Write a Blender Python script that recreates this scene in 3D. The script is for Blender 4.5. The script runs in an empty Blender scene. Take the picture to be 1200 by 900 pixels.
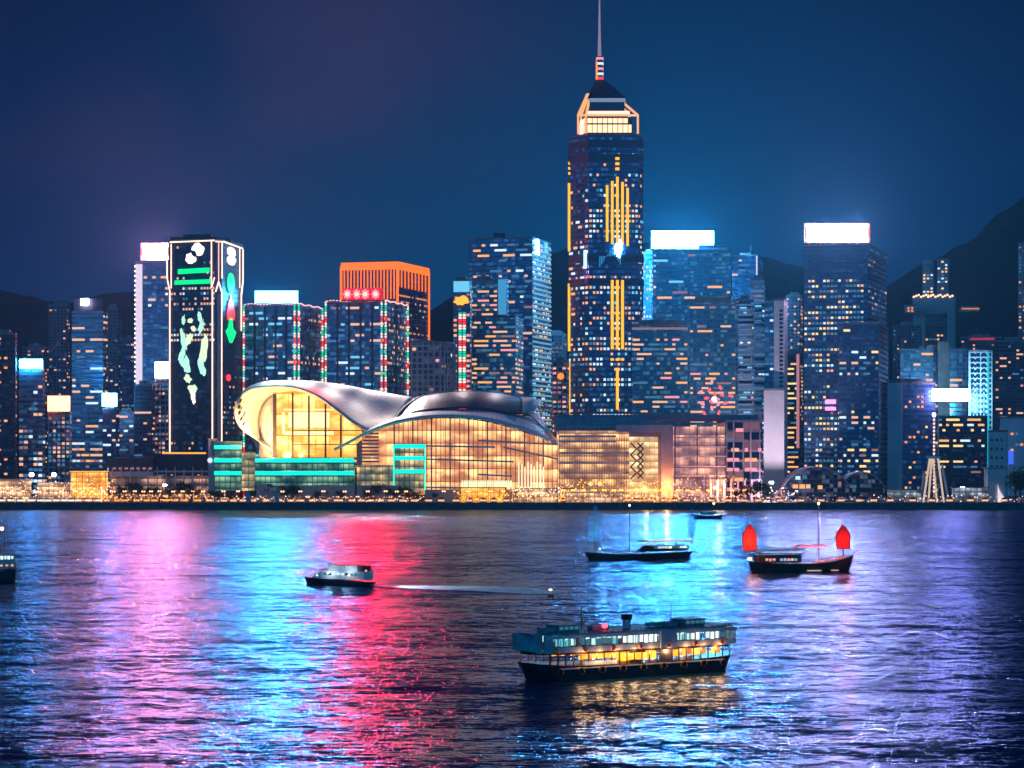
import bpy, math, random
from mathutils import Vector, Matrix
from mathutils import noise as mnoise
random.seed(7)
R = math.radians
F = 2768.0          # focal length in pixels of a 1200 px wide frame
H = 37.4            # camera height above the water
HZ = 529.0          # horizon row

# ------------------------------------------------------------------ camera, sky, moon, exposure
S = bpy.context.scene
cam_d = bpy.data.cameras.new('camera'); cam = bpy.data.objects.new('camera', cam_d)
S.collection.objects.link(cam); S.camera = cam
cam.location = (0, 0, H); cam.rotation_euler = (R(90), 0, 0)
cam_d.sensor_width = 36.0; cam_d.lens = F / 1200 * 36.0
cam_d.shift_y = (HZ - 450) / 1200
cam_d.clip_start = 1.0; cam_d.clip_end = 30000
S.view_settings.view_transform = 'Standard'; S.view_settings.look = 'None'
S.view_settings.exposure = 0.0; S.view_settings.gamma = 1.0
S.view_settings.use_curve_mapping = False
S.render.engine = 'CYCLES'
S.cycles.use_denoising = True
S.cycles.max_bounces = 5; S.cycles.diffuse_bounces = 1; S.cycles.glossy_bounces = 3
S.cycles.transmission_bounces = 2; S.cycles.volume_bounces = 0; S.cycles.transparent_max_bounces = 6
S.cycles.caustics_reflective = True
S.cycles.sample_clamp_indirect = 12.0

W = bpy.data.worlds.new('World'); S.world = W; W.use_nodes = True

class NT:
    """small helper to write node trees"""
    def __init__(s, tree):
        s.t = tree; s.n = tree.nodes; s.l = tree.links
    def node(s, typ, **kw):
        n = s.n.new(typ)
        for k, v in kw.items(): setattr(n, k, v)
        return n
    def put(s, sock, v):
        if isinstance(v, bpy.types.NodeSocket): s.l.new(v, sock)
        elif isinstance(v, (tuple, list)) and sock.type == 'RGBA' and len(v) == 3: sock.default_value = (*v, 1)
        else: sock.default_value = v
    def m(s, op, a, b=0.0, c=0.0):
        n = s.node('ShaderNodeMath', operation=op)
        s.put(n.inputs[0], a); s.put(n.inputs[1], b)
        if len(n.inputs) > 2: s.put(n.inputs[2], c)
        return n.outputs[0]
    def vm(s, op, a, b=(0, 0, 0)):
        n = s.node('ShaderNodeVectorMath', operation=op)
        s.put(n.inputs[0], a); s.put(n.inputs[1], b)
        return n.outputs[0]
    def comb(s, x, y, z=0.0):
        n = s.node('ShaderNodeCombineXYZ')
        s.put(n.inputs[0], x); s.put(n.inputs[1], y); s.put(n.inputs[2], z)
        return n.outputs[0]
    def sep(s, v):
        n = s.node('ShaderNodeSeparateXYZ'); s.put(n.inputs[0], v); return n.outputs
    def mix(s, f, a, b, mode='MIX'):
        n = s.node('ShaderNodeMix', data_type='RGBA', blend_type=mode)
        s.put(n.inputs[0], f); s.put(n.inputs[6], a); s.put(n.inputs[7], b)
        return n.outputs[2]
    def smooth(s, v, a, b, lo=0.0, hi=1.0):
        n = s.node('ShaderNodeMapRange', interpolation_type='SMOOTHSTEP')
        s.put(n.inputs[0], v); s.put(n.inputs[1], a); s.put(n.inputs[2], b); s.put(n.inputs[3], lo); s.put(n.inputs[4], hi)
        return n.outputs[0]
    def noise(s, vec, scale, detail=2.0, rough=0.5, dist=0.0):
        n = s.node('ShaderNodeTexNoise')
        s.put(n.inputs['Vector'], vec); n.inputs['Scale'].default_value = scale
        n.inputs['Detail'].default_value = detail; n.inputs['Roughness'].default_value = rough
        n.inputs['Distortion'].default_value = dist
        return n.outputs

SUN_EL, SUN_ROT = R(-4.0), R(200)
def build_world():
    t = NT(W.node_tree); t.n.clear()
    out = t.node('ShaderNodeOutputWorld'); bg = t.node('ShaderNodeBackground')
    t.l.new(bg.outputs[0], out.inputs[0])
    sky = t.node('ShaderNodeTexSky', sky_type='NISHITA', sun_disc=False)
    sky.sun_elevation = SUN_EL; sky.sun_rotation = SUN_ROT
    co = t.node('ShaderNodeTexCoord').outputs['Generated']
    x, y, z = t.sep(t.vm('NORMALIZE', co))
    el = t.m('MAXIMUM', z, 0.0)
    # night sky: navy overhead, brighter towards the horizon where the towns' light reaches the air
    c = t.mix(t.smooth(el, 0.0, 0.34), (0.0, 0.062, 0.19), (0.0, 0.0065, 0.048))
    # over the middle of the city, the air carries more of its light
    xr = t.m('SUBTRACT', x, 0.005)
    lat = t.m('MULTIPLY', xr, xr)
    ell = t.m('MULTIPLY', t.m('SUBTRACT', el, 0.05), t.m('SUBTRACT', el, 0.05))
    g = t.m('EXPONENT', t.m('MULTIPLY', t.m('ADD', t.m('MULTIPLY', lat, 26.0), t.m('MULTIPLY', ell, 30.0)), -1.0))
    g = t.m('MULTIPLY', g, t.m('GREATER_THAN', y, 0.0))
    dark = t.mix(t.smooth(y, 0.2, 0.6), (1, 1, 1), (0.8, 0.14, 0.36))
    c = t.mix(1.0, c, t.mix(g, dark, (1.0, 1.02, 0.95)), 'MULTIPLY')
    # thin cloud, lit rose by the signs, high over the left of the city
    nz = t.noise(t.vm('MULTIPLY', co, (1.0, 1.0, 2.0)), 4.5, 2.5, 0.45, 0.3)[0]
    cl = t.smooth(nz, 0.40, 0.70)
    side = t.m('MULTIPLY', t.smooth(x, -0.30, -0.10, 0.6, 1.0), t.smooth(x, -0.10, 0.06, 1.0, 0.0))
    cm = t.m('MULTIPLY', cl, t.m('MULTIPLY', side, t.smooth(el, 0.07, 0.16)))
    cm = t.m('MULTIPLY', cm, t.m('GREATER_THAN', y, 0.0))
    c = t.mix(cm, c, (0.048, 0.034, 0.10))
    # the town on the near shore, behind the camera
    back = t.m('MULTIPLY', t.smooth(y, 0.1, -0.5), t.smooth(z, 0.9, 0.0))
    c = t.mix(t.m('MULTIPLY', back, 0.85), c, (0.008, 0.42, 0.86))
    c = t.mix(1.0, c, t.mix(1.0, sky.outputs[0], (0.0, 0.03, 0.05), 'MULTIPLY'), 'ADD')
    t.l.new(c, bg.inputs[0]); bg.inputs[1].default_value = 1.0
build_world()
sun_d = bpy.data.lights.new('moon', 'SUN'); sun_d.energy = 0.02; sun_d.angle = R(8); sun_d.color = (0.55, 0.7, 1.0)
sun = bpy.data.objects.new('moon', sun_d); S.collection.objects.link(sun)
sun.rotation_euler = (R(50), 0, R(20))

# ------------------------------------------------------------------ helpers
COL = S.collection
def P(px, py, D):
    """the point of the place that lies at depth D (metres) on the line through a photo pixel"""
    return Vector(((px - 600) * D / F, D, H - (py - HZ) * D / F))
def Xp(px, D): return (px - 600) * D / F
def Zp(py, D): return H - (py - HZ) * D / F

def tag(o, label=None, cat=None, group=None, kind=None):
    if label: o['label'] = label
    if cat: o['category'] = cat
    if group: o['group'] = group
    if kind: o['kind'] = kind
    return o
def empty(name, loc=(0, 0, 0), rz=0.0, label=None, cat=None, group=None):
    o = bpy.data.objects.new(name, None); COL.objects.link(o)
    o.location = loc; o.rotation_euler = (0, 0, rz); o.empty_display_size = 1
    return tag(o, label, cat, group)
def children(o): return [c for c in o.children]
def copy_tree(o, parent=None):
    c = o.copy(); COL.objects.link(c)
    if parent is not None: c.parent = parent
    for ch in list(o.children): copy_tree(ch, c)
    return c

class MB:
    def __init__(s): s.v = []; s.f = []; s.mi = []; s.uv = []; s.sm = []
    def face(s, pts, mi=0, uv=None, smooth=False):
        b = len(s.v); s.v += [tuple(p) for p in pts]; s.f.append(tuple(range(b, b + len(pts))))
        s.mi.append(mi); s.uv.append(uv or [(0, 0)] * len(pts)); s.sm.append(smooth)
    def idx(s, pts, faces, mi=0, uvs=None, smooth=False):
        b = len(s.v); s.v += [tuple(p) for p in pts]
        for f in faces:
            s.f.append(tuple(b + i for i in f)); s.mi.append(mi)
            s.uv.append([uvs[i] for i in f] if uvs else [(0, 0)] * len(f)); s.sm.append(smooth)
    def box(s, c, d, mi=0, M=None):
        x, y, z = c; a, b, h = d[0] / 2, d[1] / 2, d[2] / 2
        pts = [Vector((x + i * a, y + j * b, z + k * h)) for k in (-1, 1) for j in (-1, 1) for i in (-1, 1)]
        if M is not None: pts = [M @ p for p in pts]
        s.idx(pts, [(0, 2, 3, 1), (4, 5, 7, 6), (0, 1, 5, 4), (2, 6, 7, 3), (0, 4, 6, 2), (1, 3, 7, 5)], mi)
    def bar(s, a, b, w, mi=0, h=None):
        a = Vector(a); b = Vector(b); d = b - a
        if d.length < 1e-6: return
        d.normalize(); up = Vector((0, 0, 1)) if abs(d.z) < 0.95 else Vector((0, 1, 0))
        u = d.cross(up).normalized() * w / 2; v = u.cross(d).normalized() * (h or w) / 2
        pts = [p + i * u + j * v for p in (a, b) for i, j in ((-1, -1), (1, -1), (1, 1), (-1, 1))]
        s.idx(pts, [(3, 2, 1, 0), (4, 5, 6, 7), (0, 1, 5, 4), (1, 2, 6, 5), (2, 3, 7, 6), (3, 0, 4, 7)], mi)
    def tube(s, pts, r, n=8, mi=0, smooth=True, r2=None):
        pts = [Vector(p) for p in pts]; rs = r if isinstance(r, (list, tuple)) else [r] * len(pts)
        vs = []
        for i, p in enumerate(pts):
            d = (pts[min(i + 1, len(pts) - 1)] - pts[max(i - 1, 0)]).normalized()
            up = Vector((0, 0, 1)) if abs(d.z) < 0.9 else Vector((0, 1, 0))
            u = d.cross(up).normalized(); v = u.cross(d)
            vs += [p + rs[i] * (math.cos(2 * math.pi * k / n) * u + math.sin(2 * math.pi * k / n) * v) for k in range(n)]
        fs = [(i * n + k, i * n + (k + 1) % n, (i + 1) * n + (k + 1) % n, (i + 1) * n + k) for i in range(len(pts) - 1) for k in range(n)]
        fs += [tuple(range(n)), tuple(range((len(pts) - 1) * n, len(pts) * n))]
        s.idx(vs, fs, mi, smooth=smooth)
    def ball(s, c, r, mi=0, n=8, m=5, sz=1.0):
        c = Vector(c); vs = [c + Vector((0, 0, -r * sz))]
        for j in range(1, m):
            a = -math.pi / 2 + math.pi * j / m
            vs += [c + Vector((r * math.cos(a) * math.cos(2 * math.pi * k / n), r * math.cos(a) * math.sin(2 * math.pi * k / n), r * sz * math.sin(a))) for k in range(n)]
        vs.append(c + Vector((0, 0, r * sz))); t = len(vs) - 1
        fs = [(0, 1 + (k + 1) % n, 1 + k) for k in range(n)]
        fs += [(1 + j * n + k, 1 + j * n + (k + 1) % n, 1 + (j + 1) * n + (k + 1) % n, 1 + (j + 1) * n + k) for j in range(m - 2) for k in range(n)]
        fs += [(t, 1 + (m - 2) * n + k, 1 + (m - 2) * n + (k + 1) % n) for k in range(n)]
        s.idx(vs, fs, mi, smooth=True)
    def prism(s, poly, z0, z1, mi=0, top_mi=None, v0=None):
        """vertical prism on an xy polygon (counter-clockwise from above), wall UVs in metres"""
        n = len(poly); u = 0.0
        for i in range(n):
            a = Vector((*poly[i], 0)); b = Vector((*poly[(i + 1) % n], 0)); L = (b - a).length
            s.face([(a.x, a.y, z0), (b.x, b.y, z0), (b.x, b.y, z1), (a.x, a.y, z1)], mi,
                   [(u, z0), (u + L, z0), (u + L, z1), (u, z1)]); u += math.ceil(L / 12) * 12
        s.face([(p[0], p[1], z1) for p in poly], mi if top_mi is None else top_mi)
        s.face([(p[0], p[1], z0) for p in reversed(poly)], mi if top_mi is None else top_mi)
    def mesh(s, name, mats):
        me = bpy.data.meshes.new(name); me.from_pydata(s.v, [], s.f)
        for m_ in (mats if isinstance(mats, (list, tuple)) else [mats]): me.materials.append(m_)
        me.polygons.foreach_set('material_index', s.mi)
        me.polygons.foreach_set('use_smooth', s.sm)
        ul = me.uv_layers.new(name='UVMap'); flat = [c for f in s.uv for p in f for c in p]
        ul.data.foreach_set('uv', flat); me.update(); return me
    def build(s, name, mats, parent=None, label=None, kind=None):
        o = bpy.data.objects.new(name, s.mesh(name, mats)); COL.objects.link(o)
        if parent is not None: o.parent = parent
        return tag(o, label, None, None, kind)

MATS = {}
def mat(name, col, rough=0.6, metal=0.0, vary=0.0, vscale=0.3, spec=0.5):
    if name in MATS: return MATS[name]
    m = bpy.data.materials.new(name); m.use_nodes = True; t = NT(m.node_tree)
    b = t.n['Principled BSDF']; b.inputs['Roughness'].default_value = rough; b.inputs['Metallic'].default_value = metal
    b.inputs['Specular IOR Level'].default_value = spec
    if vary:
        co = t.node('ShaderNodeTexCoord').outputs['Object']
        nz = t.noise(co, vscale, 4.0, 0.6)[0]
        c = t.mix(t.smooth(nz, 0.3, 0.7), tuple(x * (1 - vary) for x in col), tuple(min(1, x * (1 + vary)) for x in col))
        t.l.new(c, b.inputs['Base Color'])
        t.l.new(t.smooth(nz, 0.2, 0.8, rough * 0.8, min(1, rough * 1.2)), b.inputs['Roughness'])
    else: b.inputs['Base Color'].default_value = (*col, 1)
    MATS[name] = m; return m
def glow(name, col, strength, sample=False):
    if name in MATS: return MATS[name]
    m = bpy.data.materials.new(name); m.use_nodes = True; t = NT(m.node_tree)
    b = t.n['Principled BSDF']; b.inputs['Base Color'].default_value = (0.02, 0.02, 0.02, 1)
    b.inputs['Emission Color'].default_value = (*col, 1); b.inputs['Emission Strength'].default_value = strength
    m.cycles.emission_sampling = 'FRONT_BACK' if sample else 'NONE'
    MATS[name] = m; return m
def facade(name, glass, wall, fh=3.8, bw=3.0, sp=0.35, mu=0.12, dim=None, dim_p=0.0, dim_s=0.15, rough=0.24, metal=0.5, wall_rough=0.6):
    """curtain wall: floor bands and mullions from the wall's own metres, panes differing in tint and reflection"""
    if name in MATS: return MATS[name]
    m = bpy.data.materials.new(name); m.use_nodes = True; t = NT(m.node_tree); b = t.n['Principled BSDF']
    uv = t.node('ShaderNodeUVMap').outputs[0]; u, v, _ = t.sep(uv)
    uu = t.m('DIVIDE', u, bw); vv = t.m('DIVIDE', v, fh)
    cell = t.comb(t.m('FLOOR', uu), t.m('FLOOR', vv), 3.7)
    wn = t.node('ShaderNodeTexWhiteNoise', noise_dimensions='3D'); t.l.new(cell, wn.inputs['Vector']); r = wn.outputs['Value']
    pane = t.m('MULTIPLY', t.m('GREATER_THAN', t.m('FRACT', vv), sp), t.m('GREATER_THAN', t.m('FRACT', uu), mu))
    big = t.noise(t.vm('MULTIPLY', uv, (1, 1, 1)), 0.03, 3.0, 0.6)[0]
    gcol = t.mix(t.m('MULTIPLY', r, 0.8), tuple(x * 0.72 for x in glass), tuple(min(1, x * 1.22) for x in glass))
    gcol = t.mix(t.smooth(big, 0.3, 0.7), t.mix(1.0, gcol, (0.6, 0.6, 0.6), 'MULTIPLY'), gcol)
    wcol = t.mix(t.smooth(big, 0.3, 0.7), tuple(x * 0.8 for x in wall), wall)
    t.l.new(t.mix(pane, wcol, gcol), b.inputs['Base Color'])
    t.l.new(t.m('MULTIPLY', pane, metal), b.inputs['Metallic'])
    t.l.new(t.m('ADD', t.m('MULTIPLY', pane, rough - wall_rough), wall_rough), b.inputs['Roughness'])
    if dim:
        wn2 = t.node('ShaderNodeTexWhiteNoise', noise_dimensions='3D'); t.l.new(t.vm('ADD', cell, (11.3, 5.1, 9.2)), wn2.inputs['Vector'])
        on = t.m('LESS_THAN', wn2.outputs['Value'], dim_p)
        t.l.new(t.m('MULTIPLY', t.m('MULTIPLY', pane, on), t.m('MULTIPLY', r, dim_s * 1.2)), b.inputs['Emission Strength'])
        b.inputs['Emission Color'].default_value = (*dim, 1)
    m.cycles.emission_sampling = 'NONE'
    MATS[name] = m; return m

# palette of lit panes
WARM = glow('lamp_lit_pane_warm', (1.0, 0.42, 0.13), 1.3)
PEACH = glow('lamp_lit_pane_peach', (1.0, 0.52, 0.32), 1.1)
WHITE = glow('lamp_lit_pane_white', (0.70, 0.88, 1.0), 1.25)
CYAN = glow('lamp_lit_pane_cyan', (0.18, 0.70, 1.0), 1.0)
YEL = glow('lamp_lit_pane_yellow', (1.0, 0.66, 0.22), 1.4)
PINK = glow('lamp_lit_pane_pink', (1.0, 0.32, 0.40), 1.2)
ORNG = glow('lamp_lit_pane_orange', (1.0, 0.30, 0.05), 1.3)
DIMB = glow('dim_pane_blue', (0.12, 0.40, 0.75), 0.45)
DIMP = glow('dim_pane_rose', (0.75, 0.35, 0.38), 0.45)
# ------------------------------------------------------------------ water, land, hills
def water_material():
    m = bpy.data.materials.new('sea_water'); m.use_nodes = True; t = NT(m.node_tree); b = t.n['Principled BSDF']
    co = t.node('ShaderNodeTexCoord').outputs['Object']
    def slope(scale, sx, sy, amp, detail, off):
        n = t.noise(t.vm('ADD', t.vm('MULTIPLY', co, (sx, sy, 1.0)), off), scale, detail, 0.62, 0.4)[1]
        return t.vm('MULTIPLY', t.vm('SUBTRACT', n, (0.5, 0.5, 0.5)), (amp * 0.85, amp, 0.0))
    s = t.vm('ADD', slope(0.030, 0.4, 1.0, 0.34, 2.0, (3, 9, 0)), slope(0.15, 0.36, 1.0, 0.85, 4.0, (31, 7, 0)))
    s = t.vm('ADD', s, slope(0.85, 0.36, 1.0, 1.5, 4.0, (5, 77, 0)))
    s = t.vm('ADD', s, slope(3.1, 0.5, 1.0, 1.0, 3.0, (15, 7, 0)))
    n = t.vm('NORMALIZE', t.vm('ADD', s, (0, -0.052, 1)))
    out = [x for x in t.n if x.type == 'OUTPUT_MATERIAL'][0]; t.n.remove(b)
    di = t.node('ShaderNodeBsdfDiffuse'); gl = t.node('ShaderNodeBsdfGlossy', distribution='GGX'); fr = t.node('ShaderNodeFresnel'); mx = t.node('ShaderNodeMixShader')
    fr.inputs['IOR'].default_value = 1.34; t.l.new(n, fr.inputs['Normal']); t.l.new(n, gl.inputs['Normal'])
    gl.inputs['Color'].default_value = (0.38, 0.57, 0.94, 1); gl.inputs['Roughness'].default_value = 0.135
    di.inputs['Color'].default_value = (0.0, 0.03, 0.11, 1)
    t.l.new(fr.outputs[0], mx.inputs[0]); t.l.new(di.outputs[0], mx.inputs[1]); t.l.new(gl.outputs[0], mx.inputs[2]); t.l.new(mx.outputs[0], out.inputs[0])
    return m
SEA = water_material()
mb = MB(); mb.face([(-3000, -400, 0), (3000, -400, 0), (3000, 1522, 0), (-3000, 1522, 0)])
water = mb.build('water', SEA); tag(water, kind='structure')

SHORE = 1520.0
asphalt = mat('asphalt', (0.05, 0.05, 0.055), 0.85, vary=0.3, vscale=0.05)
paving = mat('promenade_paving', (0.16, 0.14, 0.13), 0.7, vary=0.25, vscale=0.4)
conc = mat('weathered_concrete', (0.17, 0.17, 0.18), 0.8, vary=0.35, vscale=0.15)
darkconc = mat('dark_wet_concrete', (0.05, 0.055, 0.065), 0.6, vary=0.5, vscale=0.25)
mb = MB(); mb.face([(-6000, SHORE + 1.2, 4.0), (6000, SHORE + 1.2, 4.0), (6000, 9000, 4.0), (-6000, 9000, 4.0)])
tag(mb.build('ground', asphalt), kind='structure')
mb = MB(); mb.face([(-1500, SHORE + 1.2, 4.05), (1500, SHORE + 1.2, 4.05), (1500, SHORE + 26, 4.05), (-1500, SHORE + 26, 4.05)])
tag(mb.build('pavement', paving), kind='structure')
mb = MB()
mb.box((0, SHORE + 0.6, 1.6), (3000, 1.2, 5.8)); 
for i in range(-75, 76): mb.box((i * 20, SHORE - 0.25, 1.2), (1.2, 0.5, 4.4))
mb.box((0, SHORE - 0.6, 0.0), (3000, 1.2, 1.2))
sw = mb.build('seawall', darkconc)
tag(sw, 'long dark concrete seawall with low parapet along the whole waterfront', 'seawall')

def ridge_y(px):
    pts = [(-400, 372), (-150, 352), (0, 343), (30, 346), (60, 360), (110, 366), (160, 350), (230, 362), (330, 372), (430, 384), (505, 366), (545, 346), (600, 322),
           (645, 304), (680, 291), (715, 288), (760, 296), (830, 308), (890, 312), (910, 317), (945, 322), (990, 338), (1040, 346), (1070, 328), (1100, 305),
           (1150, 275), (1200, 244), (1260, 210), (1350, 190), (1500, 215), (1700, 260)]
    for (a, ya), (b, yb) in zip(pts, pts[1:]):
        if px <= b:
            f = (px - a) / (b - a); f = f * f * (3 - 2 * f) * 0.5 + f * 0.5; return ya + (yb - ya) * f
    return pts[-1][1]
DR = 3300.0
nx, ny = 260, 44; vs = []; fs = []
for j in range(ny):
    q = j / (ny - 1); Y = 2350 + q * 2300
    for i in range(nx):
        px_ = -400 + 2100 * i / (nx - 1); X = Xp(px_, DR)
        hz = Zp(ridge_y(px_), DR)
        prof = math.sin(min(1.0, (Y - 2350) / (DR - 2350)) * math.pi / 2) ** 1.4 if Y < DR else max(0.0, math.cos((Y - DR) / 1350 * math.pi / 2)) ** 0.7
        nz = mnoise.fractal(Vector((X * 0.004, Y * 0.004, 1.3)), 1.0, 2.0, 4) * 42 * min(1, abs(Y - DR) / 260) + mnoise.noise(Vector((X * .03, Y * .03, 0))) * 4
        vs.append((X, Y, max(4.2 - 3, 4 + (hz - 4) * prof + nz * prof)))
for j in range(ny - 1):
    for i in range(nx - 1):
        a = j * nx + i; fs.append((a, a + 1, a + nx + 1, a + nx))
mb = MB(); mb.idx(vs, fs, 0, smooth=True)
forest = mat('hillside_forest', (0.010, 0.014, 0.010), 0.95, vary=0.6, vscale=0.03)
tag(mb.build('hills', forest), kind='structure')
# ------------------------------------------------------------------ towers
def corner_depth(ax, aD, bx, bD, cx):
    """depth of the third corner so that the footprint is a true rectangle seen at column cx"""
    A = Vector((Xp(ax, aD), aD)); B = Vector((Xp(bx, bD), bD)); u = Vector(((cx - 600) / F, 1.0))
    d = A - B; k = d.dot(u)
    return d.dot(B) / k if abs(k) > 1e-6 else bD + 30
class Face:
    def __init__(s, a, b, z0, z1):
        s.a = Vector((a[0], a[1], 0)); s.b = Vector((b[0], b[1], 0)); s.w = (s.b - s.a).length
        s.d = (s.b - s.a).normalized(); s.n = Vector((s.d.y, -s.d.x, 0)); s.z0 = z0; s.z1 = z1; s.h = z1 - z0
    def at(s, u, z, off=0.0): 
        p = s.a + s.d * u + s.n * off; return Vector((p.x, p.y, z))
    def rot(s): return math.atan2(s.d.y, s.d.x)

WINMESH = {}
def win_mesh(w, h, m):
    k = (round(w, 1), round(h, 1), m.name)
    if k not in WINMESH:
        mb = MB(); x, z = k[0] / 2, k[1] / 2
        mb.idx([(-x, -.12, -z), (x, -.12, -z), (x, -.12, z), (-x, -.12, z), (-x, .1, -z), (x, .1, -z), (x, .1, z), (-x, .1, z)],
               [(0, 1, 2, 3), (4, 0, 3, 7), (1, 5, 6, 2), (3, 2, 6, 7), (4, 5, 1, 0)])
        WINMESH[k] = mb.mesh('window', m)
    return WINMESH[k]
def pick(pal):
    r = random.random() * sum(w for _, w in pal)
    for m, w in pal:
        r -= w
        if r <= 0: return m
    return pal[-1][0]
def windows(root, faces, fh, bw, p=0.3, pal=None, ww=0.72, wh=0.5, run=1, cap=100, zlo=0.0, zhi=1.0, floor_var=0.5, seed=0, holes=None, lo=None, hi=None):
    """lit panes standing in the window openings: rows of floors, some floors busy, some dark"""
    random.seed(seed * 13 + int(abs(root.location.x)) + 5)
    if p < .5: p *= 1.22
    pal = (pal or [(WARM, 3), (WHITE, 2), (PEACH, 3)]); pal = pal + [(DIMB, .22 * sum(w for _, w in pal)), (DIMP, .08 * sum(w for _, w in pal))]
    pal = pal or [(WARM, 3), (WHITE, 2), (PEACH, 3)]
    items = []
    for fi, f in enumerate(faces):
        nf = int(f.h / fh); nb = max(1, int(f.w / bw)); bw2 = f.w / nb
        for k in range(nf):
            q = (k + 0.5) / nf
            if q < zlo or q > zhi: continue
            z = f.z0 + (k + 0.62) * fh
            fl = mnoise.noise(Vector((k * 0.61 + seed * 7.7, fi * 3.1, 0.5)))
            base = p * (1 + floor_var * fl * 3.2)
            if lo is not None: base *= lo + (hi - lo) * q
            j = 0
            while j < nb:
                cl = mnoise.noise(Vector((j * 0.45 + seed, k * 0.35, seed * 1.7 + fi)))
                if random.random() < base * (1 + floor_var * 1.6 * cl):
                    L = 1 if run == 1 else min(nb - j, random.randint(1, run))
                    if not (holes and holes(f, (j + L / 2) / nb, q)):
                        items.append((f, (j + L / 2) * bw2, z, bw2 * (L - 1 + ww), fh * wh, pick(pal)))
                    j += L + (1 if run > 1 else 0)
                else: j += 1
    random.shuffle(items); items.sort(key=lambda i: -i[3])
    inv = root.matrix_basis.inverted()
    for f, u, z, w, h, m in items[:cap]:
        o = bpy.data.objects.new('window', win_mesh(w, h, m)); COL.objects.link(o); o.parent = root
        o.location = inv @ f.at(u, z, 0.02); o.rotation_euler = (0, 0, f.rot())
    if len(items) > cap:
        mb = MB(); ms = []; 
        for f, u, z, w, h, m in items[cap:]:
            if m not in ms: ms.append(m)
            M = Matrix.Translation(inv @ f.at(u, z, 0.02)) @ Matrix.Rotation(f.rot(), 4, 'Z')
            x, zz = w / 2, h / 2
            pts = [M @ Vector(q) for q in [(-x, -.12, -zz), (x, -.12, -zz), (x, -.12, zz), (-x, -.12, zz), (-x, .1, -zz), (x, .1, -zz), (x, .1, zz), (-x, .1, zz)]]
            mb.idx(pts, [(0, 1, 2, 3), (4, 0, 3, 7), (1, 5, 6, 2), (3, 2, 6, 7), (4, 5, 1, 0)], ms.index(m))
        mb.build('windows', ms, root, kind='stuff')

def footprint(a, b, c, D, rec=6.0, depth=30.0):
    """front face from column a to b, right-hand face from b to c; if a2<b<... the nearest corner is b at depth D"""
    A = Vector((Xp(a, D + rec), D + rec)); B = Vector((Xp(b, D), D))
    if c > b + 0.5:
        Dc = corner_depth(a, D + rec, b, D, c); Dc = min(max(Dc, D + 2), D + 90)
        C = Vector((Xp(c, Dc), Dc))
    else:
        d = (B - A).normalized(); C = B + Vector((-d.y, d.x)) * depth
    E = A + (C - B)
    return [A, B, C, E]          # counter-clockwise from above: front-left, front-right, back-right, back-left
ROOFM = mat('roof_felt', (0.06, 0.065, 0.075), 0.85, vary=0.3)
def block(root, poly, z0, z1, m, name='facade', parapet=1.2, roofname='roof', roof=True):
    loc = root.location
    pl = [(p[0] - loc.x, p[1] - loc.y) for p in poly]
    mb = MB(); mb.prism(pl, z0 - loc.z, z1 - loc.z, 0, 1); mb.build(name, [m, ROOFM], root)
    if roof:
        c = Vector((sum(p[0] for p in pl) / len(pl), sum(p[1] for p in pl) / len(pl)))
        big = [c + (Vector(p) - c) * 1.012 for p in pl]; sm = [c + (Vector(p) - c) * 0.96 for p in pl]
        mb = MB(); n = len(pl)
        for i in range(n):
            a, b, c2, d = big[i], big[(i + 1) % n], sm[(i + 1) % n], sm[i]
            zt = z1 - loc.z + parapet; zb = z1 - loc.z - 0.3
            mb.face([(a.x, a.y, zb), (b.x, b.y, zb), (b.x, b.y, zt), (a.x, a.y, zt)])
            mb.face([(a.x, a.y, zt), (b.x, b.y, zt), (c2.x, c2.y, zt), (d.x, d.y, zt)])
            mb.face([(c2.x, c2.y, zb), (d.x, d.y, zb), (d.x, d.y, zt), (c2.x, c2.y, zt)])
        mb.build(roofname, [conc], root)
    return [Face(poly[i], poly[(i + 1) % len(poly)], z0, z1) for i in range(len(poly))]
def plant(root, poly, z1, frac=0.5, h=4.0, seed=0):
    """lift rooms, tanks and masts on a roof"""
    rnd = random.Random(seed); loc = root.location
    A, B, C, E = poly[:4]; M = Matrix.Translation((0, 0, 0)); ang = math.atan2(B[1] - A[1], B[0] - A[0])
    def q(u, v): p = A + (B - A) * u + (E - A) * v; return Vector((p.x - loc.x, p.y - loc.y, 0))
    w = (B - A).length; d = (E - A).length; mb = MB()
    def bx(u, v, sx, sy, sz):
        c = q(u, v); Mx = Matrix.Translation((c.x, c.y, z1 - loc.z + sz / 2)) @ Matrix.Rotation(ang, 4, 'Z'); mb.box((0, 0, 0), (sx, sy, sz), 0, Mx)
    bx(0.5, 0.5, w * frac, d * 0.5, h)
    for _ in range(4): bx(rnd.uniform(.15, .85), rnd.uniform(.15, .6), rnd.uniform(1.5, 4), rnd.uniform(1.5, 4), rnd.uniform(1.5, 3))
    mb.build('plant_room', conc, root)
    c = q(rnd.uniform(.3, .7), 0.5); mb = MB(); mb.tube([(c.x, c.y, z1 - loc.z), (c.x, c.y, z1 - loc.z + h + rnd.uniform(4, 9))], [0.25, 0.1], 5); mb.build('antenna', conc, root)
FRAME = mat('painted_steel_frame', (0.12, 0.12, 0.13), 0.5, 0.6)
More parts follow.
